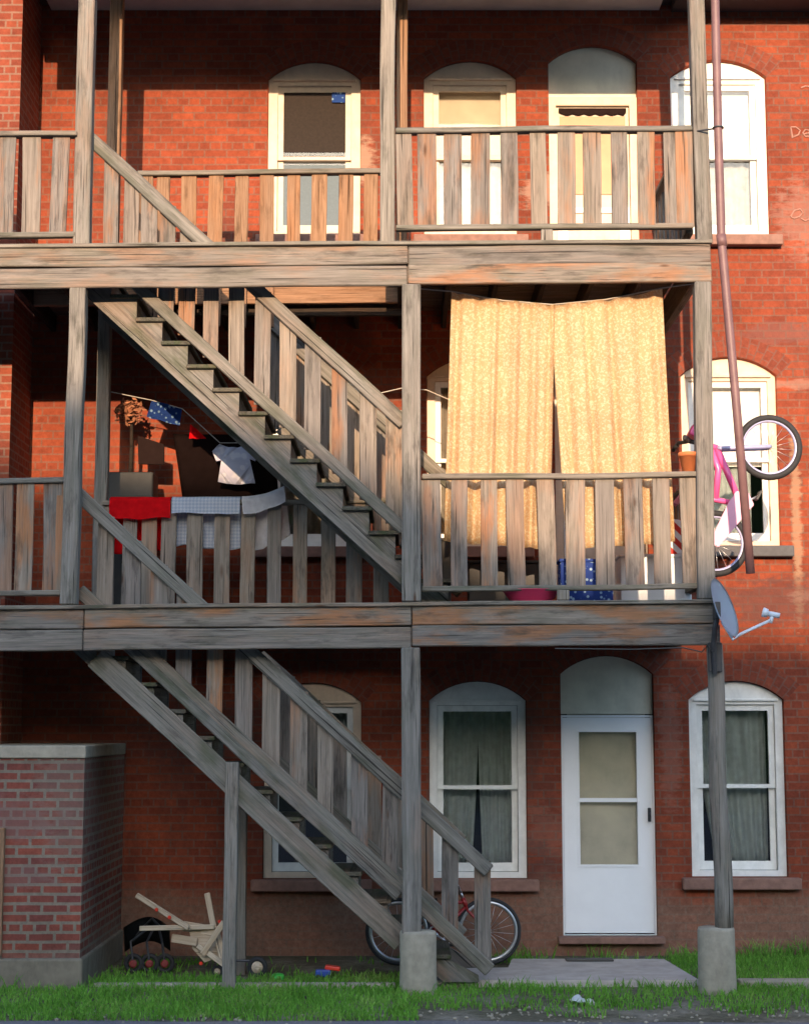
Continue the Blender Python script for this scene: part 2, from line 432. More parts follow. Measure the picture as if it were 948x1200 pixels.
def arch_mat():
    m, nt, out = newmat('arch_brick')
    tc = N(nt, 'ShaderNodeTexCoord')
    b = N(nt, 'ShaderNodeTexBrick'); L(nt, tc.outputs['UV'], b.inputs['Vector']); b.offset = 0.5; b.squash = 1.0
    for k, val in (('Scale', 1.), ('Mortar Size', .007), ('Mortar Smooth', .2), ('Bias', 0.), ('Brick Width', .11), ('Row Height', .07)): b.inputs[k].default_value = val
    b.inputs['Color1'].default_value = (.22, .055, .03, 1); b.inputs['Color2'].default_value = (.16, .04, .024, 1); b.inputs['Mortar'].default_value = (.16, .068, .05, 1)
    v, _ = objvec(nt, False)
    fine = noise_n(nt, v, 26, 4, .7)
    col = mixc(nt, 1.0, b.outputs['Color'], ramp(nt, fine, [(.3, .75), (.72, 1.12)]), 'MULTIPLY')
    principled(nt, out, col, .9, bump(nt, b.outputs['Fac'], -.6, .006), spec=.2)
    return m
M_ARCH = arch_mat()

def soil_mat():
    m, nt, out = newmat('soil')
    v, _ = objvec(nt, False)
    a = noise_n(nt, v, 1.6, 6, .65); b = noise_n(nt, v, 18, 5, .7)
    col = ramp(nt, a, [(.32, (.07, .065, .04)), (.5, (.13, .115, .08)), (.68, (.24, .21, .17))])
    col = mixc(nt, 1.0, col, ramp(nt, b, [(.3, .6), (.7, 1.3)]), 'MULTIPLY')
    principled(nt, out, col, .95, bump(nt, b, .8, .03), spec=.15)
    return m
def asphalt_mat():
    m, nt, out = newmat('asphalt')
    v, _ = objvec(nt, False)
    a = noise_n(nt, v, 1.1, 5, .6); b = noise_n(nt, v, 90, 3, .8)
    col = ramp(nt, a, [(.35, (.11, .105, .125)), (.6, (.16, .15, .165)), (.72, (.17, .145, .13))])
    col = mixc(nt, 1.0, col, ramp(nt, b, [(.3, .6), (.7, 1.4)]), 'MULTIPLY')
    principled(nt, out, col, .85, bump(nt, b, .6, .01), spec=.3)
    return m
def grass_mat():
    m, nt, out = newmat('grass_blades')
    v, _ = objvec(nt, False)
    a = noise_n(nt, v, 2.2, 5, .6); b = noise_n(nt, v, 45, 2)
    col = ramp(nt, a, [(.3, (.10, .25, .035)), (.55, (.16, .37, .055)), (.75, (.26, .36, .11))])
    col = mixc(nt, 1.0, col, ramp(nt, b, [(.3, .6), (.7, 1.25)]), 'MULTIPLY')
    st = noise_n(nt, v, 70, 1); pt = noise_n(nt, v, 1.3, 4)
    col = mixc(nt, mth(nt, 'MULTIPLY', ramp(nt, st, [(.58, 0.), (.64, 1.)]), ramp(nt, pt, [(.45, .08), (.7, .8)])), col, (.30, .25, .13))
    d = N(nt, 'ShaderNodeBsdfDiffuse'); t = N(nt, 'ShaderNodeBsdfTranslucent'); L(nt, col, d.inputs[0]); L(nt, col, t.inputs[0])
    mx = N(nt, 'ShaderNodeMixShader'); mx.inputs[0].default_value = .35
    L(nt, d.outputs[0], mx.inputs[1]); L(nt, t.outputs[0], mx.inputs[2]); L(nt, mx.outputs[0], out.inputs[0])
    return m
def light_blocker_mat():
    m, nt, out = newmat('light_blocker_green')
    v, _ = objvec(nt, False)
    col = ramp(nt, noise_n(nt, v, .12, 6, .7), [(.3, (.03, .05, .015)), (.7, (.09, .11, .04))])
    principled(nt, out, col, .95, spec=.1)
    return m
M_SOIL, M_ASPH, M_GRASS, M_BLOCKER = soil_mat(), asphalt_mat(), grass_mat(), light_blocker_mat()

# ---------------------------------------------------------------- boards
def board(name, p0, p1, w, t, mat, parent, nrm=(0, -1, 0), warp=.004, bevel=.005):
    """a sawn board from p0 to p1 (centre line), w wide, t thick along nrm; its own X runs along the grain"""
    p0, p1, nrm = V(p0), V(p1), V(nrm)
    d = p1 - p0; ln = d.length; d.normalize()
    n = (nrm - d * nrm.dot(d)).normalized(); wv = n.cross(d)
    k = max(2, min(14, int(ln / .3)))
    bm = bmesh.new()
    seed = random.random() * 100
    rings = []
    for i in range(k + 1):
        x = ln * i / k
        oy = noise.noise(V((x * 1.1, seed, 0))) * warp; oz = noise.noise(V((x * 1.1, seed, 9))) * warp
        e0 = random.uniform(-.004, .004) if i in (0, k) else 0
        rings.append([bm.verts.new((x + e0, a * w / 2 + oy, b * t / 2 + oz)) for a, b in ((-1, -1), (1, -1), (1, 1), (-1, 1))])
    for A, B in zip(rings, rings[1:]):
        for q in range(4): bm.faces.new((A[q], A[(q + 1) % 4], B[(q + 1) % 4], B[q]))
    bm.faces.new(rings[0][::-1]); bm.faces.new(rings[-1])
    bmesh.ops.recalc_face_normals(bm, faces=bm.faces)
    es = [e for e in bm.edges if e.calc_face_angle(0) > .6]
    bmesh.ops.bevel(bm, geom=es, offset=min(bevel, t * .3), segments=1, affect='EDGES')
    me = bpy.data.meshes.new(name); bm.to_mesh(me); bm.free(); me.materials.append(mat)
    o = bpy.data.objects.new(name, me)
    M = Matrix(((d.x, wv.x, n.x, p0.x), (d.y, wv.y, n.y, p0.y), (d.z, wv.z, n.z, p0.z), (0, 0, 0, 1)))
    return link(o, parent, M)
J = lambda s: random.uniform(-s, s)

# ================================================================ setting: ground, road, added light blocker
def struct(o): o['kind'] = 'structure'; return o
m = MB()
def gfn(u, v):
    x = -400 + 800 * u; y = -300 + 700 * v
    return V((x, y, 0))
m.sheet(gfn, 8, 8); struct(m.build('ground', M_SOIL))
m = MB()
edge = [(-60 + i * .25, 12.42 + .07 * noise.noise(V((i * .31, 3, 0))) + .03 * noise.noise(V((i * 1.3, 5, 0))) - (.05 if -60 + i * .25 > .9 else 0)) for i in range(481)]
top = [m.bm.verts.new((x, y, .006)) for x, y in edge]; bot = [m.bm.verts.new((x, -9, .006)) for x, y in edge]
for i in range(480): m.bm.faces.new((bot[i], bot[i + 1], top[i + 1], top[i]))
struct(m.build('road', M_ASPH))
# unseen ridge added behind the camera to block low sun and side skylight
m = MB()
def hfn(u, v):
    x = 320 * (2 * u - 1) * abs(2 * u - 1)
    prof = math.sin(math.pi * v) ** 1.3
    xs = x + 2.0; h = 13.86 + 4.63 - .13 - .62 * math.tanh(xs / .8) - .05 * max(-6, min(6, xs)) + .2 * noise.noise(V((x * .4, 1, 0))) + .15 * noise.noise(V((x * .9, 2, 0)))
    k = max(0., min(1., (abs(x + 2.) - 9.) / 16.)); h += 5 * k * k * (3 - 2 * k)  # sides raised to keep skylight out of the porch recesses
    return V((x, -28 - 32 * v, h * prof - .5))
m.sheet(hfn, 200, 24); struct(m.build('light_blocker', M_BLOCKER))

# concrete path slab in front of the door and the edging strip
m = MB()
def slab_poly(pts, z0, z1):
    a = [m.bm.verts.new((x, y, z0)) for x, y in pts]; b = [m.bm.verts.new((x, y, z1)) for x, y in pts]
    m.bm.faces.new(a[::-1]); m.bm.faces.new(b)
    for i in range(len(pts)): m.bm.faces.new((a[i], a[(i + 1) % len(pts)], b[(i + 1) % len(pts)], b[i]))
slab_poly([(.12, 14.02), (2.42, 14.05), (2.32, 15.3), (.95, 15.32), (.90, 14.75), (.1, 14.7)], -.05, .055)
bmesh.ops.bevel(m.bm, geom=list(m.bm.edges), offset=.012, segments=2, affect='EDGES')
struct(m.build('path', M_SLAB))
m = MB(); m.box(((-2.55 - .05) / 2, 14.0, .01), (2.45, .10, .06), bevel=.012); struct(m.build('kerb', M_CONC))
m = MB(); m.box((3.05, 14.02, .02), (.66, .14, .09), bevel=.012); struct(m.build('kerb', M_CONC))

# ================================================================ the brick building
bld = thing('brick_building', 'three storey red brick apartment building with white arched windows behind the wooden porch', 'building', (2.0, DW, 0))
def arch_outline(x0, x1, z0, zs, rise, n=14):
    w = x1 - x0; r = (w * w / 4 + rise * rise) / (2 * rise); cz = zs + rise - r; cx = (x0 + x1) / 2
    a = math.asin(w / 2 / r)
    pts = [(x0, z0), (x1, z0)]
    pts += [(cx + r * math.sin(a - 2 * a * i / n), cz + r * math.cos(a - 2 * a * i / n)) for i in range(n + 1)]
    return pts
# openings: (kind, column centre px, width m, sill px, spring px, arch top px, floor)
OPEN = []
def op(kind, c, w, pb, ps, pt, style):
    x = X_(c, (min(pb, 284 if style == 'd3' else 703 if style == 'd2' else 9999) + pt) / 2, DW); z0, zs, zt = Z_(pb, DW), Z_(ps, DW), Z_(pt, DW)
    OPEN.append((kind, x - w / 2, x + w / 2, z0, zs, zt - zs, style))
op('win', 366, .92, 1030, 823, 800, 'w1a'); op('win', 560, .92, 1030, 821, 798, 'w1b'); op('win', 864.5, .90, 1028, 820, 798, 'w1c')
op('win', 367, .92, 641, 440, 418, 'w2a'); op('win', 556, .92, 641, 440, 418, 'w2b'); op('win', 855.5, .93, 640, 440, 418, 'w2c')
op('win', 368, .92, 277, 92, 71, 'w3a'); op('win', 551, .92, 277, 91, 70, 'w3b'); op('win', 843, .95, 277, 90, 70, 'w3c')
op('door', 713, .88, 1097, 790, 768, 'd1'); op('door', 704, .88, 722, 410, 390, 'd2'); op('door', 695.5, .88, 357, 72, 52, 'd3')
holes = [arch_outline(x0, x1, z0, zs, r) for (_, x0, x1, z0, zs, r, _) in OPEN]
mw = curve_plate([(-3.62, -.3), (9.5, -.3), (9.5, 9.9), (-3.62, 9.9)], holes, DW, DW + .32)
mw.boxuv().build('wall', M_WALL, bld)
# brick arches
for (kind, x0, x1, z0, zs, rise, stl) in OPEN:
    w = x1 - x0; r = (w * w / 4 + rise * rise) / (2 * rise); cz = zs + rise - r; cx = (x0 + x1) / 2
    a = math.asin(w / 2 / r) * 1.03
    m = MB(); uvl = m.bm.loops.layers.uv.verify(); n = 16
    def pt(i, rr, y): t = -a + 2 * a * i / n; return m.bm.verts.new((cx + rr * math.sin(t), y, cz + rr * math.cos(t)))
    r0, r1, yf, yb = r + .002, r + .205, DW - .004, DW + .05
    rows = [[pt(i, rr, y) for i in range(n + 1)] for rr, y in ((r0, yb), (r0, yf), (r1, yf), (r1, yb))]
    vv = [-.05, 0, .215, .26]
    for k in range(3):
        for i in range(n):
            f = m.bm.faces.new((rows[k][i], rows[k][i + 1], rows[k + 1][i + 1], rows[k + 1][i]))
            for l, (ii, kk) in zip(f.loops, ((i, k), (i + 1, k), (i + 1, k + 1), (i, k + 1))): l[uvl].uv = (vv[kk], 2 * a * r * ii / n)
    m.build('arch', M_ARCH, bld)
# wing at the left: front face 0.8 m before the wall
XW = X_(20, 250, 15.1)
m = MB(); m.box(((XW - 9) / 2, (15.1 + 18) / 2, 4.85), (9 + XW, 2.9, 10.3)); m.boxuv().build('wing', M_WING, bld)
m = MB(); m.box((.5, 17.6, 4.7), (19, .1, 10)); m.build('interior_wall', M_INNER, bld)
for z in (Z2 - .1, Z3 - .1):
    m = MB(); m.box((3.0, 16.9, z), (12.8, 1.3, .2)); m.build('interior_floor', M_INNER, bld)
m = MB(); m.box((6.1, 17.9, 9.42), (6.9, 5.1, .5), bevel=.01); m.build('eave', M_EAVE, bld)
m = MB(); m.box((-3.5, 19.5, 10.05), (26, 7.4, .25)); m.build('roof', M_EAVE, bld)

def ringbox(m, x0, x1, z0, z1, bx, bt, bb, y0, y1):
    """rectangular ring x0..x1, z0..z1; bx side, bt top, bb bottom widths, one closed mesh"""
    o = [(x0, z0), (x1, z0), (x1, z1), (x0, z1)]; i = [(x0 + bx, z0 + bb), (x1 - bx, z0 + bb), (x1 - bx, z1 - bt), (x0 + bx, z1 - bt)]
    Vs = {}
    for nm, pl in (('o', o), ('i', i)):
        for yi, y in ((0, y0), (1, y1)): Vs[nm, yi] = [m.bm.verts.new((x, y, z)) for x, z in pl]
    for k in range(4):
        q = (k + 1) % 4
        m.bm.faces.new((Vs['o', 0][k], Vs['o', 0][q], Vs['i', 0][q], Vs['i', 0][k]))
        m.bm.faces.new((Vs['o', 1][k], Vs['i', 1][k], Vs['i', 1][q], Vs['o', 1][q]))
        m.bm.faces.new((Vs['o', 0][k], Vs['o', 1][k], Vs['o', 1][q], Vs['o', 0][q]))
        m.bm.faces.new((Vs['i', 0][k], Vs['i', 0][q], Vs['i', 1][q], Vs['i', 1][k]))
    return m
def drape(x0, x1, z0, z1, y, waves, amp, name, mat, parent, gather=0.0):
    seed = random.random() * 50
    def fn(u, v):
        x = x0 + (x1 - x0) * u
        if gather: x = x0 + (x - x0) * (1 - gather * (1 - v) ** 1.5)
        return V((x, y + amp * math.sin(u * waves * 6.28 + noise.noise(V((u * 3, seed, 0))) * 2) + .01 * noise.noise(V((u * 8, v * 3, seed))), z0 + (z1 - z0) * v))
    return MB().sheet(fn, max(16, int(waves * 9)), 8, .003).build(name, mat, parent)

def window(x0, x1, z0, zs, rise, stl):
    fm = {'w3a': M_CREAM, 'w3b': M_CREAM, 'w3c': M_WHITE, 'w2b': M_CREAM, 'w2c': M_CREAM, 'w1a': M_CREAM}.get(stl, M_WHITE)
    sm = M_CREAM if stl in ('w3a', 'w3b') else M_WHITE
    c = .095 if stl.startswith('w3') else .08
    zt = zs + .005
    g = .006
    yf = DW + .055
    out = arch_outline(x0 + g, x1 - g, z0 + .004, zs, rise - g)
    hole = [(x0 + c, z0 + c * .7), (x1 - c, z0 + c * .7), (x1 - c, zt - c * .6), (x0 + c, zt - c * .6)]
    f = curve_plate(out, [hole], yf, yf + .07).build('window', fm, bld)
    # moulding bead at the head of the frame
    MB().box(((x0 + x1) / 2, yf - .012, zt - .005), (x1 - x0 - .10, .03, .022), bevel=.004).build('moulding', fm, f)
    sx0, sx1, sz0, sz1 = x0 + c + .003, x1 - c - .003, z0 + c * .7 + .003, zt - c * .6 - .003
    mid = sz0 + (sz1 - sz0) * .505
    b = .055
    ringbox(MB(), sx0, sx1, mid - .018, sz1, b, b, .036, yf + .03, yf + .065).build('upper_sash', sm, f)
    ringbox(MB(), sx0, sx1, sz0, mid + .018, b, .036, b + .025, yf + .068, yf + .10).build('lower_sash', sm, f)
    MB().box(((sx0 + sx1) / 2, yf + .05, (mid + sz1) / 2), (sx1 - sx0 - .1, .004, sz1 - mid - .06)).build('upper_pane', M_GLASS, f)
    MB().box(((sx0 + sx1) / 2, yf + .085, (mid + sz0) / 2), (sx1 - sx0 - .1, .004, mid - sz0 - .07)).build('lower_pane', M_GLASS, f)
    yc = yf + .19; cx = (x0 + x1) / 2
    if stl == 'w1a':
        drape(sx0, sx1, mid + .1, sz1, yc, 6, .02, 'curtain', M_LACE, f)
    elif stl == 'w1b':
        drape(sx0, cx + .02, sz0, sz1, yc, 5, .025, 'curtain', M_LACE, f, .18)
        drape(sx1, cx + .01, sz0, sz1, yc + .05, 5, .025, 'curtain', M_LACE, f, .12)
    elif stl == 'w1c':
        drape(sx1 - .05, sx0, sz0, sz1, yc, 6, .025, 'curtain', M_LACE, f, .3)
    elif stl == 'w2c':
        MB().box((cx, yf + .125, (mid + sz1) / 2 - .02), (sx1 - sx0, .006, sz1 - mid + .06)).build('blind', M_BLIND, f)
        drape(sx0, sx0 + .62, sz0, mid, yc, 5, .02, 'curtain', M_LACE, f)
    elif stl == 'w3a':
        MB().box((cx, yf + .045, (mid + sz1) / 2 + .02), (sx1 - sx0 - .108, .004, sz1 - mid - .095)).build('screen', M_SCREEN, f)
        MB().box((cx, yf + .12, (mid + sz0) / 2 + .03), (sx1 - sx0, .006, mid - sz0)).build('blind', M_LNB, f)
        MB().box((cx, yf + .078, (mid + sz0) / 2 + .005), (sx1 - sx0 - .108, .004, mid - sz0 - .115)).build('lower_screen', M_SCREENG, f)
        MB().box((sx1 - .125, yf + .025, sz1 - .11), (.13, .006, .105)).build('sticker', M_BLUEC, f)
    elif stl == 'w3b':
        MB().box((cx, yf + .12, (mid + sz1) / 2), (sx1 - sx0, .006, sz1 - mid)).build('shade', M_SHADE, f)
        drape(sx0, sx1, sz0, mid, yf + .16, 7, .012, 'curtain', M_LACEW, f)
    elif stl == 'w3c':
        MB().box((cx, yf + .115, (mid + sz1) / 2), (sx1 - sx0, .006, sz1 - mid)).build('blind', M_BLIND, f)
        drape(sx0, sx1, sz0, mid, yf + .17, 7, .012, 'curtain', M_LACEW, f)
    else:
        drape(sx0, sx1, sz0, sz1, yc, 7, .02, 'curtain', M_BEIGEC, f)
    sill = MB().box((cx, DW + .0, z0 - .055), (x1 - x0 + .2, .2, .105), bevel=.012)
    sill.build('sill', M_SLATE if stl == 'w2c' else M_STONE, f)

def door(x0, x1, z0, zs, rise, stl):
    yf = DW + .07; g = .006; fl = {'d1': 0, 'd2': 1, 'd3': 2}[stl]
    head = z0 + 2.06 if fl == 0 else (z0 + 1.86 if fl == 2 else z0 + 2.0)
    if fl == 2: head = Z_(112, DW)
    if fl == 0: head = Z_(838, DW)
    p = curve_plate(arch_outline(x0 + g, x1 - g, head + .01, zs, rise - g), [], yf, yf + .05).build('transom_panel', M_PANEL, bld)
    if fl == 0:
        b = .02; dm = M_DOORW
        fr = curve_plate([(x0 + .004, z0), (x1 - .004, z0), (x1 - .004, head), (x0 + .004, head)], [[(x0 + b, z0 + .004), (x1 - b, z0 + .004), (x1 - b, head - b), (x0 + b, head - b)]], yf - .01, yf + .07)
        d = fr.build('door', dm, bld)
        zm0, zm1 = Z_(1014, DW), Z_(858, DW); xg0, xg1 = x0 + .175, x1 - .165; zmid = Z_(938, DW)
        leaf = curve_plate([(x0 + b + .004, z0 + .02), (x1 - b - .004, z0 + .02), (x1 - b - .004, head - b - .004), (x0 + b + .004, head - b - .004)],
                           [[(xg0, zm0), (xg1, zm0), (xg1, zmid - .018), (xg0, zmid - .018)], [(xg0, zmid + .018), (xg1, zmid + .018), (xg1, zm1), (xg0, zm1)]], yf - .004, yf + .034)
        leaf.build('door_leaf', dm, d)
        ringbox(MB(), xg0 - .022, xg1 + .022, zm0 - .022, zm1 + .022, .02, .02, .02, yf - .012, yf - .003).build('glazing_bead', dm, d)
        MB().box(((xg0 + xg1) / 2, yf + .015, (zm0 + zm1) / 2), (xg1 - xg0 + .02, .004, zm1 - zm0 + .02)).build('pane', M_GLASS, d)
        MB().box(((xg0 + xg1) / 2, yf + .1, (zm0 + zm1) / 2 + .12), (xg1 - xg0 + .2, .03, zm1 - zm0 + .6)).build('inner_door', M_PANEL, d)
        MB().box((x1 - .055, yf - .028, Z_(955, DW)), (.028, .05, .13), bevel=.008).tube([(x1 - .055, yf - .05, Z_(955, DW) + .02), (x1 - .055, yf - .075, Z_(955, DW)), (x1 - .055, yf - .05, Z_(955, DW) - .04)], .008).build('handle', M_DARKM, d)
        MB().box(((x0 + x1) / 2, DW - .01, z0 - .03), (x1 - x0 + .1, .18, .06), bevel=.006).build('threshold', M_STONE, d)
    else:
        b = .075; dm = M_CREAM
        fr = curve_plate([(x0 + .004, z0), (x1 - .004, z0), (x1 - .004, head), (x0 + .004, head)], [[(x0 + b, z0 + .004), (x1 - b, z0 + .004), (x1 - b, head - b), (x0 + b, head - b)]], yf - .02, yf + .07)
        d = fr.build('door', dm, bld)
        ztop = head - b - .006
        MB().box(((x0 + x1) / 2, yf + .05, (z0 + ztop) / 2 + .01), (x1 - x0 - 2 * b - .01, .04, ztop - z0 - .03)).build('door_leaf', M_CREAM, d)
        MB().box(((x0 + x1) / 2, yf + .024, ztop - .02 - .48), (x1 - x0 - 2 * b - .08, .010, .80)).build('shade', M_DOORY, d)
        ringbox(MB(), x0 + b + .01, x1 - b - .01, z0 + .02, z0 + 1.0, .1, .05, .1, yf + .012, yf + .029).build('panel_moulding', M_WHITE, d)
        va = MB(); nsc = 12; xa, xb_ = x0 + b + .03, x1 - b - .03
        va.prism([(xa, ztop - .02), (xa, ztop - .06)] + [(xa + (xb_ - xa) * (i + .5) / nsc, ztop - (.095 if i % 2 else .075)) for i in range(nsc)] + [(xb_, ztop - .06), (xb_, ztop - .02)], yf + .005, yf + .016)
        va.build('valance', M_DKC, d)
        MB().lathe((x1 - b - .06, yf + .03, z0 + .95), [(.012, 0), (.014, .03), (.028, .045), (.03, .06), (.018, .07)], 14, (0, -1, 0)).build('handle', M_STEEL, d)
        MB().box(((x0 + x1) / 2, DW + .0, z0 - .01), (x1 - x0 + .06, .16, .07), bevel=.006).build('threshold', M_WHITE, d)
for (kind, x0, x1, z0, zs, rise, stl) in OPEN:
    (window if kind == 'win' else door)(x0, x1, z0, zs, rise, stl)
# paint scrawls on the wall at the right
def scrawl(strokes):
    for st in strokes:
        m = MB()
        pts = [at(x, y, DW - .002) for x, y in st]
        m.tube(pts, .009, 6); m.build('graffiti', M_CHALK, bld)
scrawl([[(926, 149), (927, 155), (928, 162)], [(926, 149), (932, 149), (937, 153), (935, 158), (928, 161)], [(941, 157), (947, 156), (948, 153), (943, 152), (940, 156), (943, 160), (950, 160)],
        [(955, 149), (956, 155), (957, 161)], [(926, 254), (930, 247), (937, 245), (940, 249), (936, 254), (930, 256), (926, 254)], [(938, 256), (943, 259), (949, 256), (955, 260)], [(938, 103), (943, 101), (955, 102)]])

# ================================================================ the wooden porch
porch = thing('wooden_porch', 'three level weathered grey timber porch of posts, beams and board railings', 'porch', (0, DF, 0))
XL = -6.6
XR = 2.53
# fascia beams: two lapped boards, spliced
def beam_level(z, splices, side):
    xs = [XL] + splices + [XR + .05]
    for a, b in zip(xs, xs[1:]):
        for (zz, hh, dy) in ((z - .115, .165, 0.0), (z - .285, .17, .012)):
            o = J(.006)
            board('beam', (a + .004, DF - .03 - dy, zz + sag(a) + o), (b - .004, DF - .03 - dy, zz + sag(b) + o), hh, .05, M_BEAM, porch, warp=.012, bevel=.008)
    # inner ply, end beam and deck edge
    board('beam', (XL, DF + .03, z - .19 + sag(XL)), (XR, DF + .03, z - .19 + sag(XR)), .31, .055, M_DECK, porch)
    board('beam', (XR - .03, DF + .1, z - .17 + sag(XR)), (XR - .03, DW, z - .17 + sag(XR)), .26, .07, M_DECK, porch, nrm=(1, 0, 0))
    board('deck_edge', (XL, DF + .0, z - .016 + sag(XL)), (XR + .06, DF + .0, z - .016 + sag(XR)), .17, .032, M_RAIL, porch, nrm=(0, 0, 1), warp=.01)
xs3 = X_(478, 310, DF); 
beam_level(Z3, [X_(-80, 310, DF), X_(478, 310, DF)], 0)
beam_level(Z2, [X_(100, 735, DF), X_(482, 735, DF)], 0)
XO0, XO1 = -2.80, -.12            # stairwell opening
def deck(z, name='deck'):
    pieces = [(XL, XO0, DF + .09, DI - .03), (XO1, XR - .07, DF + .09, DI - .03)]
    for (x0, x1, y0, y1) in pieces:
        n = 7
        wdt = (y1 - y0) / n
        for i in range(n):
            y = y0 + wdt * (i + .5)
            board('deck_board', (x0, y, z - .018 + sag(x0)), (x1, y, z - .018 + sag(x1)), wdt - .004, .032, M_DECK, porch, nrm=(0, 0, 1), warp=.004)
    n = 6; wdt = (DW - .01 - DI + .03) / n
    for i in range(n):
        y = DI - .03 + wdt * (i + .5)
        board('deck_board', (XL if y < 15.0 else XW + .02, y, z - .018 + sag(XL)), (XR - .07, y, z - .018 + sag(XR)), wdt - .004, .032, M_DECK, porch, nrm=(0, 0, 1), warp=.004)
    # joists and ceiling boards under the deck
    x = -3.4
    while x < 2.4:
        if not (XO0 - .05 < x < XO1 + .05):
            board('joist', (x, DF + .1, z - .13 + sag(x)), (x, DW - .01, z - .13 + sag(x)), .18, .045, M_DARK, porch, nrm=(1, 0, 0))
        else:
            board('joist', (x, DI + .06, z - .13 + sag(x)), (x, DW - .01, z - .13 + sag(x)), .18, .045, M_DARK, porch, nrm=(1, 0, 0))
        x += .42
    board('joist', (XO0 - .6, DI + .03, z - .12 + sag(-3)), (.0, DI + .03, z - .12 + sag(0)), .20, .06, M_WARM, porch)
deck(Z3); deck(Z2)
for z in (Z3,):
    board('joist', (XO0, DI + .13, z - .18), (0, DI + .13, z - .18), .29, .05, M_DARK, porch)  # extra board added to stop stray sun reaching the wall behind

def post(px, pyr, Y, z0, z1, w, mat, name='post', lean=0.0, round_=False):
    x = X_(px, pyr, Y)
    if round_:
        pts = [(x + .01 * math.sin(i * .9) - lean * (1 - i / 10), Y, z0 + (z1 - z0) * i / 10) for i in range(11)]
        m = MB(); m.tube([V((0, 0, 0)) + V((p[2] - z0, p[0] - x, 0)) for p in pts], [w / 2 * (1 - .012 * i) for i in range(11)], 14)
        # local X along the grain
        o = m.build(name, mat, porch, M=Matrix(((0, 1, 0, x), (0, 0, 1, Y), (1, 0, 0, z0), (0, 0, 0, 1))), smooth=True)
        return o
    return board(name, (x - lean, Y, z0), (x, Y, z1), w, w * .95, mat, porch, warp=.012, bevel=.01)
BOT = .37
post(99, 150, DF + .08, Z3 + sag(-2.6), 8.9, .14, M_GREY, lean=-.01)
post(454.5, 150, DF + .08, Z3 + sag(-.1), 8.9, .125, M_GREY)
post(817.5, 150, DF + .08, Z3 + sag(2.4), 8.9, .13, M_GREY, lean=-.03)
post(136, 90, DI, Z3, 9.1, .12, M_WARM)
post(471, 90, DI, Z3, 9.1, .10, M_WARM)
post(89, 520, DF + .0, Z2 + sag(-2.7), Z3 - BOT + sag(-2.7), .135, M_GREY, lean=.02)
post(482, 520, DF - .01, Z2 + sag(0), Z3 - BOT + sag(0), .155, M_GREY)
post(826, 520, DF + .0, Z2 + sag(2.5), Z3 - BOT + sag(2.5), .14, M_GREY, lean=.02)
post(121.5, 480, DI, Z2, Z3 - .2, .115, M_GREY)
pc = post(482, 920, DF - .01, .47, Z2 - BOT + sag(0), .155, M_GREY)
pr = post(840, 930, DF + .0, .47, Z2 - BOT + sag(2.5), .15, M_GREY, round_=True, lean=-.03)
for px, wd, top, pp in ((490, .295, 1093, pc), (839.5, .295, 1089, pr)):
    x = X_(px, 1120, DF)
    m = MB(); h = Z_(top, DF - .13)
    m.lathe((x, DF, -.15), [(wd / 2 * 1.04, 0), (wd / 2 * 1.03, .2), (wd / 2, .35), (wd / 2 * .99, h + .13), (wd / 2 * .95, h + .15), (.02, h + .155)], 28)
    for v in m.bm.verts: v.co += V((noise.noise(v.co * 6) * .008, noise.noise(v.co * 6 + V((5, 0, 0))) * .008, noise.noise(v.co * 8) * .008))
    m.build('footing', M_CONC, pp, smooth=True)
# roof of the porch: ceiling, front beam, fascia, roof deck
board('roof_beam', (XW + .1, DF + .06, 8.88 + .15), (XR + .1, DF + .06, 8.88 + .15), .30, .12, M_BEAM, porch)
MB().box(((XW + .1 + XR) / 2, (DF + DW) / 2 + .06, 9.20), (XR - XW - .1, DW - DF - .16, .04)).build('ceiling', M_CEIL, porch)
MB().box(((XW + XR) / 2 + .1, (DF + DW) / 2 - .1, 9.30), (XR - XW + .3, DW - DF + .5, .12), bevel=.02).build('porch_roof', M_EAVE, porch)

def railing(p0, p1, z, htop, hbot, bxs, Y, bw=.155, mat=M_BAL, top_w=.10, name='railing', parent=None, zlow=None, botrail=True, lab=None):
    x0, x1 = p0, p1
    rl = board(name, (x0, Y, z + htop + sag(x0)), (x1, Y, z + htop + sag(x1)), top_w, .045, M_RAIL, parent or porch, nrm=(0, 0, 1), warp=.012, bevel=.008)
    if botrail:
        board('bottom_rail', (x0, Y + .01, z + hbot + sag(x0)), (x1, Y + .01, z + hbot + sag(x1)), .075, .045, M_RAIL, rl, nrm=(0, 0, 1), warp=.012, bevel=.008)
    for bx in bxs:
        l = (zlow(bx) if callable(zlow) else zlow) if zlow is not None else hbot - .01
        board('baluster', (bx + J(.011), Y - .008 + J(.004), z + l + .012 + J(.012) + sag(bx)), (bx + J(.011), Y - .008 + J(.004), z + htop - .024 + sag(bx)), bw * random.uniform(.88, 1.06), .022, mat, rl, warp=.011, bevel=.004)
    return rl
px3 = lambda l, y, Y: [X_(p, y, Y) for p in l]
# third floor, front right and left
railing(X_(464, 150, DF), X_(811, 150, DF), Z3, .995, .145, px3([474, 501, 532, 564, 598, 632, 663, 693, 727, 758, 788, 803], 210, DF), DF + .035)
railing(XL, X_(91, 150, DF), Z3, .995, .11, px3([-140, -108, -76, -44, -26, 6, 37, 70], 210, DF), DF + .035)
board('rail_block', (X_(641, 275, DF), DF + .03, Z3 + .01), (X_(641, 275, DF), DF + .03, Z3 + .12), .1, .05, M_GREY, porch)
board('rail_block', (X_(660, 698, DF), DF + .03, Z2 + .01), (X_(660, 698, DF), DF + .03, Z2 + .10), .1, .05, M_GREY, porch)
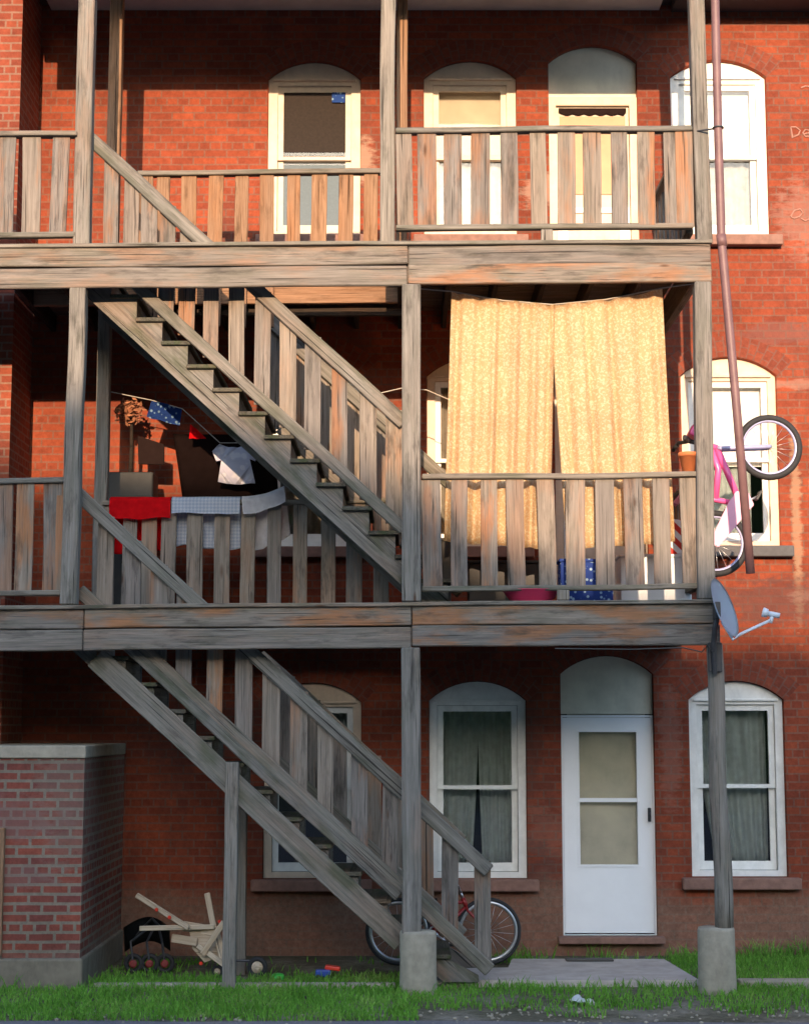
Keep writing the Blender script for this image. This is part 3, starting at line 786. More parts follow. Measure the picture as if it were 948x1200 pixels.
# second floor, front right and left
railing(X_(494, 560, DF), X_(818, 560, DF), Z2, 1.045, .115, px3([506, 537, 574, 604, 641, 674, 708, 742, 777, 808], 620, DF), DF + .035)
railing(XL, X_(80, 560, DF), Z2, 1.045, .11, px3([-140, -105, -73, -40, -22, 4, 28, 61, 75], 620, DF), DF + .035)
# back rails along the stairwells
railing(X_(163, 205, DI), X_(446, 205, DI), Z3, Z_(204, DI) - Z3 + .02, .05, px3([172, 192, 223, 253, 284, 314, 344, 375, 405, 435], 240, DI), DI - .035, bw=.135, mat=M_WARM, zlow=lambda x: -.46 if x < -1.25 else -.02)
railing(X_(122, 588, DI), X_(476, 588, DI), Z2, Z_(588, DI) - Z2 + .01, .05, px3([128, 152, 176, 199, 230, 261, 292, 322, 353, 386, 416, 447], 640, DI), DI - .035, bw=.135, mat=M_BAL, zlow=-.02)
# railings on the right-hand ends
def end_rail(z, X, h, y0=DF + .12, y1=DW - .05):
    rl = board('railing', (X, y0, z + h + sag(X)), (X, y1, z + h + sag(X)), .09, .04, M_RAIL, porch, nrm=(0, 0, 1))
    board('bottom_rail', (X, y0, z + .12 + sag(X)), (X, y1, z + .12 + sag(X)), .07, .04, M_RAIL, rl, nrm=(0, 0, 1))
    y = y0 + .1
    while y < y1:
        board('baluster', (X + .01, y, z + .1), (X + .01, y, z + h - .025), .13, .022, M_BAL, rl, nrm=(1, 0, 0)); y += .23
end_rail(Z3, XR - .10, .97); end_rail(Z2, XR - .10, 1.0)
# knee brace near the third floor left
# ================================================================ the two staircases
def staircase(name, label, z0, n, rise, run, X0, z_top, x_end_rail, boards_x, far=True, foot=False, ybase=DN, dep=.215, rail_low=.185, rail_w=.115):
    st = thing(name, label, 'staircase', (X0, ybase + .45, z0))
    slope = rise / run
    zn = lambda X: z0 + (X0 - X) * slope           # nosing line
    y0, y1 = ybase, ybase + .90
    def stringer(y, t):
        d = dep
        low = lambda X: zn(X) - d - rise * .55
        lx = X0 - n * run - .02
        pts = [(lx, low(lx))]
        xz = X0 - (d + rise * .55) / slope           # where the lower edge meets the ground
        pts += [(xz + (.12 if foot else 0), z0), (X0 - run + (.24 if foot else -.015), z0)]
        if foot: pts.append((X0 - run + .235, z0 + .05))
        for k in range(1, n):
            pts.append((X0 - k * run - .015, z0 + k * rise - .034))
            pts.append((X0 - (k + 1) * run - .015, z0 + k * rise - .034))
        pts.append((lx, z0 + n * rise - .034))
        mb = MB()
        # oriented so that local X runs along the stringer
        ang = math.atan2(-slope, 1)
        Mx = Matrix.Translation((lx, y, low(lx))) @ Matrix.Rotation(-ang, 4, 'Y')
        inv = Mx.inverted()
        mb.prism(pts, y - t / 2, y + t / 2)
        bmesh.ops.transform(mb.bm, matrix=inv, verts=mb.bm.verts)
        return mb.build('stringer', M_STAIR, st, M=Mx)
    stringer(y0 + .03, .045); stringer(y1 - .03, .045)
    for k in range(1, n):
        zz = z0 + k * rise - .017; xn = X0 - k * run + .012
        board('tread', (xn - (run + .03) / 2, y0 - .03, zz), (xn - (run + .03) / 2, y1, zz), run + .035, .034, M_TREAD, st, nrm=(0, 0, 1), warp=.004)
    for k in range(1, n + 1):
        xr = X0 - k * run - .03
        board('riser', (xr, y0 + .06, z0 + (k - .5) * rise - .018), (xr, y1 - .06, z0 + (k - .5) * rise - .018), rise - .036, .018, M_STAIR, st, nrm=(1, 0, 0), warp=.002)
    # near and far railing
    xt = X0 - n * run - .02
    for (yy, side) in ((y0 - .035, 0), (y1 + .02, 1)):
        if side and not far: continue
        xe = x_end_rail if side == 0 else X0 - .1
        xs = xt if side == 0 else X0 - (z_top - .36 - z0 - 1.0) / slope
        top = board('handrail', (xs, yy, zn(xs) + .965), (xe, yy, zn(xe) + .965), .115, .05, M_RAIL, st, warp=.014, bevel=.008)
        board('bottom_rail', (xs + .1, yy, zn(xs + .1) + rail_low), (xe, yy, zn(xe) + rail_low), rail_w, .05, M_RAIL, top, warp=.014, bevel=.008)
        if foot and side == 0:
            lo = lambda X: zn(X) - dep - rise * .55 + .128
            xa, xb = xt + .25, -.02
            board('stringer_plank', (xa, y0 - .047, lo(xa)), (xb, y0 - .047, lo(xb)), .19, .03, M_STAIR, st, warp=.01, bevel=.006)
            board('bottom_rail', (xs + .3, yy - .02, zn(xs + .3) + .085), (-.05, yy - .02, zn(-.05) + .085), .085, .045, M_STAIR, top, warp=.014, bevel=.008)
        for bx in boards_x:
            if side: bx = 1.064 * (bx + .112)
            if side and not (xs + .05 < bx < xe): continue
            board('baluster', (bx + J(.006), yy + .037, zn(bx) + rail_low - .03 + J(.01)), (bx + J(.008), yy + .037, zn(bx) + .995 + J(.008)), .14 * random.uniform(.9, 1.06), .022, M_BAL, top, warp=.006, bevel=.003)
    return st
bx_up = [X_(p, 450, DN) for p in (126, 150, 172, 193, 217, 246, 277, 307, 338, 367, 399, 432, 461)]
staircase('upper_staircase', 'grey timber staircase rising from the second level deck to the third, behind the centre post', Z2, 15, (Z3 - Z2) / 15, .2205, .60, Z3, X_(474, 500, DN), bx_up, dep=.31, rail_low=.06, rail_w=.10)
bx_lo = [X_(p, 900, DN) for p in (119, 152, 183, 213, 250, 285, 318, 350, 382, 422, 457, 483, 526, 564)]
staircase('lower_staircase', 'grey mossy timber staircase rising from the grass to the second level deck', .055, 14, (Z2 - .055) / 14, (Z2 - .055) / 14 / .907, .607, Z2, X_(573, 995, DN), bx_lo, foot=True, dep=.25, rail_low=.175)
# posts that carry the lower flight
low = bpy.data.objects['lower_staircase']
def stair_post(px, py0, py1, Y, w):
    a = at(px, py1, Y); z1 = Z_(py0, Y)
    board('support_post', (a.x, Y, -.1), (a.x, Y, z1), w, .09, M_GREY, low, warp=.01, bevel=.006)
stair_post(269, 893, 1158, DN - .075, .105)
stair_post(281, 915, 1140, DN + .82, .105)

# ================================================================ brick bulkhead at the left
YB = 13.9
XB = X_(97, 1000, YB); ZB = Z_(889, YB)
bk = thing('brick_bulkhead', 'low worn brick cellar entrance with a flat concrete cap at the left of the stairs', 'brick shed', (XB - 1, YB, 0))
m = MB(); m.box(((XB - 6) / 2, (YB + DW - .02) / 2, (.25 + ZB) / 2), (6 + XB, DW - YB - .02, ZB - .25)); m.boxuv().build('brick_wall', M_BULK, bk)
m = MB(); m.box(((XB - 6) / 2 - .0, (YB + DW) / 2 - .02, ZB + .055), (6 + XB + .02, DW - YB - .0, .105), bevel=.012); m.build('cap', M_CONC, bk)
m = MB(); m.box(((XB - 6) / 2 + .005, (YB + DW) / 2 - .03, .1), (6 + XB + .04, DW - YB + .0, .298), bevel=.02); m.build('base', M_BASE, bk)
xd = X_(5, 1050, YB)
board('door_frame', (xd - .05, YB - .02, .27), (xd - .05, YB - .02, Z_(970, YB)), .1, .05, M_WARM, bk)
MB().box((xd - .42, YB - .012, (.27 + Z_(985, YB)) / 2), (.62, .03, Z_(985, YB) - .27)).build('door', M_BLUEP, bk)

# ================================================================ curtains on the second level
YC = 13.94
def hang_curtain(name, label, top, bot, waves, amp, seed, gap):
    t0, tm, t1 = [at(x, y, YC) for x, y in top]; b0, b1 = [at(x, y, YC) for x, y in bot]
    def fn(u, v):   # v=0 top
        tz = t0.z * (1 - u) ** 2 + 2 * (2 * tm.z - .5 * (t0.z + t1.z)) * u * (1 - u) + t1.z * u * u
        tx = t0.x + (t1.x - t0.x) * u; bxx = b0.x + (b1.x - b0.x) * u
        # the slit opens towards the hem
        k = max(0, v - .12) / .88
        x = tx + (bxx - tx) * v + gap * k * (u if gap < 0 else (1 - u)) * math.sin(min(1, k * 1.3) * 1.57)
        z = tz + ((b0.z + (b1.z - b0.z) * u) - tz) * v
        ph = noise.noise(V((u * 4.3, seed, 0))) * 2.2
        f = amp * (.45 + .55 * v) * (math.sin(u * waves * 6.28 + ph) + .45 * math.sin(u * waves * 14.1 + seed + ph))
        f += .03 * noise.noise(V((u * 2.2, v * 1.6, seed))) + .006 * noise.noise(V((u * 25, v * 6, seed)))
        return V((x, YC + f, z + (.015 * noise.noise(V((u * 5, seed, 4))) if v > .9 else 0)))
    o = MB().sheet(fn, 90, 30, .003).build(name, M_CURT, origin=((t0 + t1) / 2))
    return tag(o, label, 'curtain', 'yellow curtains on the second level porch')
hang_curtain('curtain', 'gold patterned curtain left of the slit, hanging beside the centre porch post', ((529, 342), (588, 352), (650, 357)), ((520, 634), (644, 644)), 4.5, .04, 3.1, 0)
hang_curtain('curtain', 'gold patterned curtain right of the slit, hanging towards the bicycle end of the porch', ((644, 357), (710, 351), (776, 338)), ((664, 646), (791, 634)), 4, .036, 8.7, 0)
m = MB()
pts = [(486, 338), (529, 341.5), (588, 352), (647, 357), (710, 351), (776, 337.5), (822, 331)]
m.tube([at(x, y, YC + .002) for x, y in pts], .006, 6); tag(m.build('curtain_rope', M_ROPE), 'thin sagging rope that carries the gold curtains', 'rope')

# ================================================================ laundry and things on the second level, left
def over_rail(name, label, x0, x1, z_top, front, back, mat, skew=0.0, Y=DI - .035, lift=0.0):
    seed = random.random() * 30
    def fn(u, v):
        x = x0 + (x1 - x0) * u
        L_ = front + back + .16
        s = v * L_
        if s < front: y, z = -.075, -(front - s)
        elif s > front + .16: y, z = .085, -(s - front - .16)
        else:
            a = (s - front) / .16; y, z = -.075 + .16 * a, .03 * math.sin(a * math.pi)
        w = .012 * noise.noise(V((u * 5, v * 3, seed))) * min(1, abs(z) * 8)
        return V((x + skew * (z), Y + y - abs(w) * (1 if y < 0 else -1), z_top + z * (1 + .12 * noise.noise(V((u * 3, 0, seed)))) + lift * u * u))
    return MB().sheet(fn, 26, 40, .004).build(name, mat, origin=((x0 + x1) / 2, Y, z_top))
zt = Z_(588, DI) + .03 + sag(-2)
a, b, c_, d_ = [X_(p, 600, DI) for p in (131, 202, 284, 334)]
tag(over_rail('towel', 'plain bright red towel folded over the stairwell railing', a, b, zt + .005, .17, .46, M_REDC), 'plain bright red towel folded over the stairwell railing', 'towel', 'laundry on the railing')
tag(over_rail('towel', '', b + .01, c_ - .01, zt + .007, .13, .42, M_CHECK), 'pale blue checked towel folded over the railing beside the red towel', 'towel', 'laundry on the railing')
tag(over_rail('towel', '', c_ + .005, d_, zt + .009, .13, .42, M_WCLOTH, skew=-.12, lift=.10), 'plain white towel slung crooked over the railing under the stair stringer', 'towel', 'laundry on the railing')
YL = 15.25
def hung(name, label, cat, quad, mat, Y=YL, amp=.012):
    p = [at(x, y, Y) for x, y in quad]   # tl, tr, br, bl
    seed = random.random() * 40
    def fn(u, v):
        q = (p[0] * (1 - u) + p[1] * u) * (1 - v) + (p[3] * (1 - u) + p[2] * u) * v
        return q + V((0, amp * math.sin(u * 9 + seed) + .01 * noise.noise(V((u * 4, v * 4, seed))), .012 * noise.noise(V((u * 3, 5, seed))) * v))
    o = MB().sheet(fn, 20, 16, .004).build(name, mat, origin=(p[0] + p[1]) / 2)
    return tag(o, label, cat)
hung('cloth', 'navy cloth with pale specks pegged on the sagging line', 'cloth', ((178, 469), (214, 478), (211, 499), (172, 488)), M_BLUEC)
hung('cloth', 'small red rag pegged on the line above the white shirt', 'cloth', ((223, 497), (231, 503), (242, 514), (222, 514)), M_REDC)
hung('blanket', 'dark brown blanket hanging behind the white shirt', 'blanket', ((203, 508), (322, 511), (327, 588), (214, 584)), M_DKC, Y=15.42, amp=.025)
# shirt with sleeves
def shirt():
    out = [(258, 521), (268, 524), (279, 525), (291, 519), (303, 527), (299, 540), (293, 538), (299, 566), (276, 568), (256, 565), (260, 540), (254, 541), (249, 529)]
    pts = [at(x, y, YL) for x, y in out]
    m = MB(); m.prism([(p.x, p.z) for p in pts], YL - .015, YL + .015)
    bmesh.ops.subdivide_edges(m.bm, edges=list(m.bm.edges), cuts=3)
    bmesh.ops.triangulate(m.bm, faces=[f for f in m.bm.faces if len(f.verts) > 4])
    for v in m.bm.verts: v.co.y += .02 * math.sin(v.co.x * 45) + .02 * noise.noise(v.co * 6)
    return tag(m.build('shirt', M_SHIRT, origin=pts[2]), 'white printed t-shirt hanging under the upper staircase', 'shirt')
shirt()
m = MB()
m.tube([at(x, y, YL) for x, y in ((124, 458), (178, 469), (214, 479), (258, 519), (292, 519), (330, 500))], .004, 6)
tag(m.build('clothes_line', M_ROPE), 'thin sagging clothes line behind the inner porch post', 'clothes line')
m = MB(); m.tube([at(x, y, 14.9) for x, y in ((440, 462), (470, 455), (500, 457), (530, 470), (560, 462))], .005, 6)
tag(m.build('wire', M_ROPE), 'loose pale wire strung beside the gold curtain at the centre post', 'wire')
# potted dry plant
pb = at(152, 600, 15.45)
pl = thing('potted_plant', 'dry russet plant in a square dark planter against the sunlit brick wall', 'plant', (pb.x, 15.45, Z2))
zpt = Z_(556, 15.45)
m = MB(); m.box((pb.x + .03, 15.45, (Z2 + zpt) / 2), (.42, .34, zpt - Z2), bevel=.015); m.build('planter', M_BIN, pl)
m = MB(); zc = Z_(482, 15.45)
m.tube([(pb.x, 15.45, zpt - .05), (pb.x + .01, 15.44, zpt + .25), (pb.x, 15.45, zc)], [.02, .018, .012], 8); m.build('stem', M_DARK, pl)
m = MB()
for i in range(170):
    dv = V((random.gauss(0, 1), random.gauss(0, 1), random.gauss(0, 1))).normalized()
    c = V((pb.x - .02, 15.45, zc)) + V((dv.x * .15, dv.y * .12, dv.z * .13)) * random.uniform(.35, 1)
    a1 = V((random.gauss(0, 1), random.gauss(0, 1), random.gauss(0, 1))).normalized(); b1 = a1.orthogonal().normalized()
    q = [m.bm.verts.new(c + a1 * .035), m.bm.verts.new(c + b1 * .018), m.bm.verts.new(c - a1 * .03), m.bm.verts.new(c - b1 * .018)]
    m.bm.faces.new(q)
m.build('leaves', M_LEAF, pl, recalc=False)
# folding chair behind the laundry
cb = at(180, 530, 15.4)
ch = thing('folding_chair', 'dark folding chair with a slanting back beyond the laundry railing', 'chair', (cb.x, 15.4, Z2))
q = [at(x, y, 15.42) for x, y in ((162, 511), (193, 521), (193, 545), (163, 544))]
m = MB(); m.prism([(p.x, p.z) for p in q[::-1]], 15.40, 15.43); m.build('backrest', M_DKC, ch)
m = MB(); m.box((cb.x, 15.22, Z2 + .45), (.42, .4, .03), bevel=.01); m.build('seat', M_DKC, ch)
for sx in (-.2, .2):
    MB().tube([(cb.x + sx, 15.45, Z2 + .95), (cb.x + sx, 15.38, Z2 + .45), (cb.x + sx, 15.05, Z2 + .012)], .012, 8).build('leg', M_DARKM, ch)
    MB().tube([(cb.x + sx, 15.05, Z2 + .44), (cb.x + sx, 15.45, Z2 + .012)], .012, 8).build('leg', M_DARKM, ch)

# ================================================================ things behind the right railing, second level
zd = Z2 + .004
pbw = at(620, 700, 14.15); zb = Z2 + sag(pbw.x) + .002
m = MB(); m.lathe((pbw.x, 13.96, zb), [(.15, 0), (.17, .012), (.235, .10), (.25, .105), (.225, .095), (.155, .02), (.01, .016)], 32)
tag(m.build('basin', M_BOWL, smooth=True, origin=(pbw.x, 13.96, zb)), 'shallow bright pink plastic basin on the deck behind the railing', 'basin')
def carton(name, label, cat, px0, px1, py1, Y, depth, mat, lid=None):
    x0, x1 = X_(px0, 680, Y), X_(px1, 680, Y); z1 = Z_(py1, Y); x = (x0 + x1) / 2; z0 = Z2 + sag(x) + .002
    t = thing(name, label, cat, (x, Y, z0))
    m = MB(); m.box((x, Y, (z0 + z1) / 2), (x1 - x0, depth, z1 - z0), bevel=.012); m.build('body', mat, t)
    m = MB(); m.box((x, Y, z1 + .012), (x1 - x0 + .02, depth + .02, .028), bevel=.008); m.build('lid', lid or mat, t)
    return t
carton('storage_box', 'blue patterned box with pale specks standing behind the railing', 'box', 655, 716, 660, 14.22, .26, M_BOXB)
carton('cooler', 'white plastic cooler under the red and white package', 'cooler', 724, 806, 655, 14.45, .34, M_TUB)
x = X_(791, 640, 14.42); zc0 = Z_(655, 14.45) + .03
m = MB(); m.box((x, 14.42, zc0 + .15), (.17, .2, .30), bevel=.012); tag(m.build('package', M_PACK, origin=(x, 14.42, zc0)), 'red and white striped package on top of the white cooler', 'package')
carton('bin', 'dark grey bin at the foot of the left gold curtain', 'bin', 505, 528, 636, 14.5, .3, M_BIN)
# dark chair-like crate behind the curtain hem
carton('crate', 'dark low crate in the shade beneath the left gold curtain hem', 'crate', 548, 640, 662, 14.75, .3, M_BLACKP)
x = X_(806, 545, DF + .07); zr = Z2 + 1.07 + sag(2.4)
m = MB(); m.lathe((x, DF + .05, zr), [(.05, 0), (.075, .13), (.085, .13), (.085, .165), (.07, .165), (.062, .12), (.01, .115)], 20)
tag(m.build('flower_pot', M_TERRA, smooth=True, origin=(x, DF + .05, zr)), 'small terracotta pot on the railing beside the corner post', 'flower pot')

# ================================================================ bicycles
def bicycle(name, label, M, Lw, Rw, frame_m, fork_m, rim_m, kid, hs=1.0):
    t = thing(name, label, 'bicycle', M=M)
    def part(nm, mb, mat, par=t, smooth=True):
        o = mb.build(nm, mat, None, smooth=smooth); COL.objects.unlink(o)
        WM.pop(o.name, None)
        COL.objects.link(o); o.parent = par; WM[o.name] = WM[t.name]
        return o
    P = lambda x, z, y=0: V((x * Lw, y, z * Lw))
    fh, bb, st, ht, hb, hd = P(1, 0), P(.42, -.03), P(.27, .46 * hs), P(.72, .55 * hs), P(.76, .40 * hs), P(.69, .66 * hs)
    for c in (V((0, 0, 0)), fh):
        w = part('wheel', MB().ring(c, (0, 1, 0), Rw * .85, Rw * .06, 48, 8), rim_m)
        part('tyre', MB().ring(c, (0, 1, 0), Rw * .94, Rw * .105 if kid else Rw * .06, 48, 10), M_RUBBER, w)
        sp = MB()
        for i in range(18):
            a = 2 * math.pi * i / 18
            sp.tube([c + V((.012 * math.cos(a), .02 * (-1) ** i, .012 * math.sin(a))), c + V((math.cos(a + .25) * Rw * .85, 0, math.sin(a + .25) * Rw * .85))], .0018, 4)
        sp.tube([c - V((0, .045, 0)), c + V((0, .045, 0))], .018, 10)
        part('spokes', sp, M_STEEL, w)
    fr = MB(); r = .025 if kid else .016
    fr.tube([bb, st - V((.0, 0, .05)) * 1], r); fr.tube([st * .86 + bb * .14, ht * .6 + hb * .4], r) if not kid else fr.tube([bb * .55 + st * .45, P(.6, .30), hb * .6 + ht * .4], r * 1.15)
    fr.tube([bb, hb], r * 1.2); fr.tube([ht, hb], r * 1.3)
    for s in (-1, 1):
        fr.tube([bb + V((0, .02 * s, 0)), V((0, .05 * s, 0))], r * .6); fr.tube([st * .8 + bb * .2 + V((0, .015 * s, 0)), V((0, .05 * s, 0))], r * .6)
    part('frame', fr, frame_m)
    fk = MB()
    for s in (-1, 1): fk.tube([hb + V((0, .012 * s, 0)), hb + V((.01, .045 * s, -.03)), fh + V((0, .048 * s, 0))], r * .75)
    part('fork', fk, fork_m)
    hbar = MB(); hbar.tube([ht, hd], r * .8)
    hbar.tube([hd + V((-.06, -.28, .05)), hd + V((-.02, -.16, .05)), hd + V((0, -.06, 0)), hd + V((0, .06, 0)), hd + V((-.02, .16, .05)), hd + V((-.06, .28, .05))], r * .7)
    h = part('handlebar', hbar, M_DARKM if kid else M_STEEL)
    for s in (-1, 1):
        part('grip', MB().tube([hd + V((-.03, .19 * s, .05)), hd + V((-.07, .30 * s, .05))], .018), M_RUBBER, h)
    sd = MB()
    sd.sheet(lambda u, v: st + V((-.14 + .27 * u, (v - .5) * (.16 - .12 * u), .05 - .05 * (2 * v - 1) ** 2 - .02 * math.sin(u * 3.1))), 10, 8, .03)
    part('saddle', sd, M_PALEP if kid else M_BLACKP)
    cr = MB(); cr.ring(bb + V((0, -.045, 0)), (0, 1, 0), .075, .008, 28, 6)
    cr.tube([bb + V((0, -.055, 0)), bb + V((.12, -.07, -.08))], .009); cr.tube([bb + V((0, .055, 0)), bb + V((-.12, .07, .08))], .009); cr.tube([bb - V((0, .06, 0)), bb + V((0, .06, 0))], .018)
    c2 = part('crank', cr, M_STEEL)
    for s in (-1, 1):
        part('pedal', MB().box(bb + V((-.12 * s, .11 * s, .08 * s)), (.09, .08, .022), bevel=.004), M_BLACKP, c2, False)
    if kid:
        g = MB(); g.prism([(-.03, .06), (bb.x - .05, bb.z + .11), (bb.x + .07, bb.z + .10), (bb.x + .11, bb.z + .0), (bb.x + .04, bb.z - .09), (bb.x - .05, bb.z - .07), (-.03, -.03)], -.075, -.055)
        bmesh.ops.bevel(g.bm, geom=list(g.bm.edges), offset=.006, segments=2, affect='EDGES')
        part('chain_guard', g, M_PALEP, smooth=False)
        fd = MB()
        fd.sheet(lambda u, v: V((-math.cos(-.5 + u * 2.6) * Rw * 1.07, (v - .5) * .07, math.sin(-.5 + u * 2.6) * Rw * 1.07 + .012 * (1 - (2 * v - 1) ** 2) * math.sin(-.5 + u * 2.6))), 24, 6, .003)
        part('mudguard', fd, M_PALEP)
        part('basket', MB().box(hd + V((.10, 0, -.02)), (.12, .18, .10), bevel=.02), M_PINK, smooth=False)
    return t
def pose(px, py, Y, ang, yaw=0.0):
    p = at(px, py, Y)
    return Matrix.Translation(p) @ Matrix.Rotation(yaw, 4, 'Z') @ Matrix.Rotation(-ang, 4, 'Y')
bicycle('bicycle', "pink child's bicycle hung steeply off the end of the porch, front wheel in the air", pose(838, 637, 14.35, R(60)), .97, .277, M_PINK, M_LILAC, M_LILAC, True)
pA, pB = at(467, 1104, 15.25), at(572, 1101, 15.25)
bicycle('bicycle', 'red framed bicycle parked on the ground behind the bottom of the stairs', Matrix.Translation((pA.x, 15.25, .30)) @ Matrix.Rotation(R(1), 4, 'Z'), pB.x - pA.x, .295, M_REDE, M_REDE, M_STEEL, False, .66)

# ================================================================ downspout and dish
ds = thing('downspout', 'maroon metal downspout hanging loose and slanting in front of the right window', 'downspout', at(880, 675, 13.66))
pts = [at(x, y, 13.66) for x, y in ((836, -120), (837.5, 0), (841, 150), (845, 282), (862, 470), (879, 672))]
m = MB(); m.tube(pts, .037, 12); m.build('pipe', M_PIPE, ds, smooth=True)
m = MB(); p = at(845, 282, 13.66)
m.tube([p + V((-.004, 0, .05)), p + V((.008, 0, -.05))], .0415, 14); m.build('joint_collar', M_PIPE, ds, smooth=True)
for (x, y) in ((841, 150), ):
    p = at(x, y, 13.66)
    m = MB(); m.ring(p, (0, .05, 1), .042, .008, 20, 6); m.tube([p + V((-.04, .02, 0)), p + V((-.16, .1, .01))], .008, 6); m.build('strap', M_DARKM, ds)
pd = at(849, 712, DF - .22)
nrm = V((.80, -.48, .30)).normalized()
sd_ = thing('satellite_dish', 'grey blue satellite dish on the right porch post, its arm pointing right', 'satellite dish', at(838, 780, DF))
up = (V((0, 0, 1)) - nrm * nrm.z).normalized(); sidev = nrm.cross(up)
m = MB(); n = 36
rings = []
for k in range(9):
    rr = k / 8
    rings.append([m.bm.verts.new(pd + (up * math.cos(2 * math.pi * i / n) * .25 + sidev * math.sin(2 * math.pi * i / n) * .225) * rr + nrm * (.055 * (rr * rr - 1))) for i in range(n)] if k else [m.bm.verts.new(pd - nrm * .055)])
fs = []
for i in range(n): fs.append(m.bm.faces.new((rings[0][0], rings[1][i], rings[1][(i + 1) % n])))
for A, B in zip(rings[1:], rings[2:]):
    for i in range(n): fs.append(m.bm.faces.new((A[i], B[i], B[(i + 1) % n], A[(i + 1) % n])))
bmesh.ops.solidify(m.bm, geom=fs, thickness=.006)
m.build('reflector', M_DISH, sd_, smooth=True)
lowp = pd - up * .25; tip = at(902, 727, DF - .32)
m = MB(); m.tube([pd - nrm * .06 - up * .1, lowp - up * .02 - nrm * .02, lowp + (tip - lowp) * .15, tip], .013, 8); m.build('arm', M_LNB, sd_, smooth=True)
m = MB(); dirn = (pd - tip).normalized()
m.tube([tip + V((0, 0, -.02)), tip + V((.02, 0, .04))], .016, 8)
m.tube([tip + V((.03, 0, .05)) - dirn * .05, tip + V((0, 0, .05)) + dirn * .02], .022, 12); m.tube([tip + V((0, 0, .05)) + dirn * .02, tip + V((0, 0, .05)) + dirn * .06], [.034, .040], 14)
m.build('receiver', M_LNB, sd_, smooth=True)
m = MB()
pbk = at(838, 770, DF - .1)
m.tube([pd - nrm * .06, pd - nrm * .13 - up * .12, at(836, 752, DF - .14), at(837, 790, DF - .1)], .022, 10)
m.box(pbk + V((0, .02, 0)), (.11, .03, .24), bevel=.006); m.box(pd - nrm * .075, (.05, .10, .14), bevel=.006)
m.build('bracket', M_DARKM, sd_)
m = MB(); m.tube([at(836, 765, DF - .16), at(829, 756, DF - .14), at(822, 764, DF - .09), at(800, 759, DF - .075), at(740, 761, DF - .07), at(650, 760, DF - .07)], .006, 6); m.build('cable', M_BLACKP, sd_)

# ================================================================ clutter on the ground
pg = at(175, 1120, 14.9)
tc = thing('stroller', 'folded black stroller with small dull red wheel hubs in the dark beside the bulkhead', 'stroller', (pg.x, 14.9, 0))
for i, (px) in enumerate((157, 176, 194)):
    c = V((X_(px, 1128, 14.8), 14.8, .085))
    w = MB().ring(c, (.1, 1, 0), .065, .02, 24, 8).build('wheel', M_RUBBER, tc)
    MB().lathe(c + V((0, -.02, 0)), [(.034, 0), (.034, .02), (.02, .03)], 14, (0, -1, 0)).build('hub', M_HUB, w)
    MB().tube([c + V((0, -.03, 0)), c + V((-.03, 0, .18)), (pg.x - .02 + .05 * i, 14.92, .36)], .011, 8).build('leg', M_DARKM, tc)
def sfn(u, v): return V((pg.x - .22 + .40 * u, 14.95 + .1 * math.sin(u * 3.1) - .1 * v, .16 + .22 * v + .08 * math.sin(u * 3.1)))
MB().sheet(sfn, 10, 8, .03).build('seat', M_BLACKP, tc)
MB().tube([(pg.x - .2, 15.0, .2), (pg.x - .05, 14.95, .38), (pg.x + .02, 14.9, .45), (pg.x + .1, 14.95, .36)], .013, 8).build('handle', M_DARKM, tc)

kx = at(230, 1100, 14.55)
pk = thing('push_cart', 'overturned pale timber push cart of crossed bars with red joints behind the stair post', 'push cart', (kx.x, 14.55, 0))
def bar(x0, y0, x1, y1, ya, yb, w=.04, nm='shaft'):
    a, b = at(x0, y0, ya), at(x1, y1, yb)
    return board(nm, a, b, w, .03, M_STICK, pk, warp=.006)
bar(161, 1049, 222, 1088, 14.6, 14.5, .045); bar(164, 1088, 252, 1086, 14.5, 14.56, .04); bar(243, 1047, 252, 1094, 14.7, 14.6, .05)
bar(263, 1080, 238, 1118, 14.45, 14.5, .05); bar(232, 1108, 264, 1131, 14.55, 14.45, .045); bar(252, 1086, 262, 1124, 14.6, 14.5, .06)
bar(202, 1099, 232, 1104, 14.6, 14.55, .07); bar(214, 1085, 255, 1092, 14.62, 14.58, .08)
q = [at(x, y, 14.58) for x, y in ((222, 1090), (246, 1094), (262, 1120), (240, 1128), (226, 1112))]
m = MB(); m.prism([(p.x, p.z) for p in q], 14.58, 14.60); m.build('side_panel', M_STICK, pk)
for (x, y) in ((184, 1066), (199, 1075), (236, 1129), (258, 1080)):
    MB().lathe(at(x, y, 14.50), [(.013, 0), (.017, .012), (.010, .022)], 12, (0, -1, 0)).build('joint', M_REDP, pk)
for (px, py, r) in ((255, 1134, .05), (302, 1128, .085)):
    p = at(px, py, 14.55); p.z = r * 1.02 + .0
    w = MB().ring(p, (.15, 1, 0), r * .8, r * .25, 26, 8).build('wheel', M_RUBBER, pk)
    MB().lathe(p + V((0, .02, 0)), [(r * .6, 0), (r * .6, .025), (r * .2, .05)], 18, (.05, -1, 0)).build('hub', M_STICK, w)
p0, p1 = at(255, 1126, 14.58), at(302, 1126, 14.58)
MB().tube([p0, p1], .012, 8).build('axle', M_DARKM, pk)
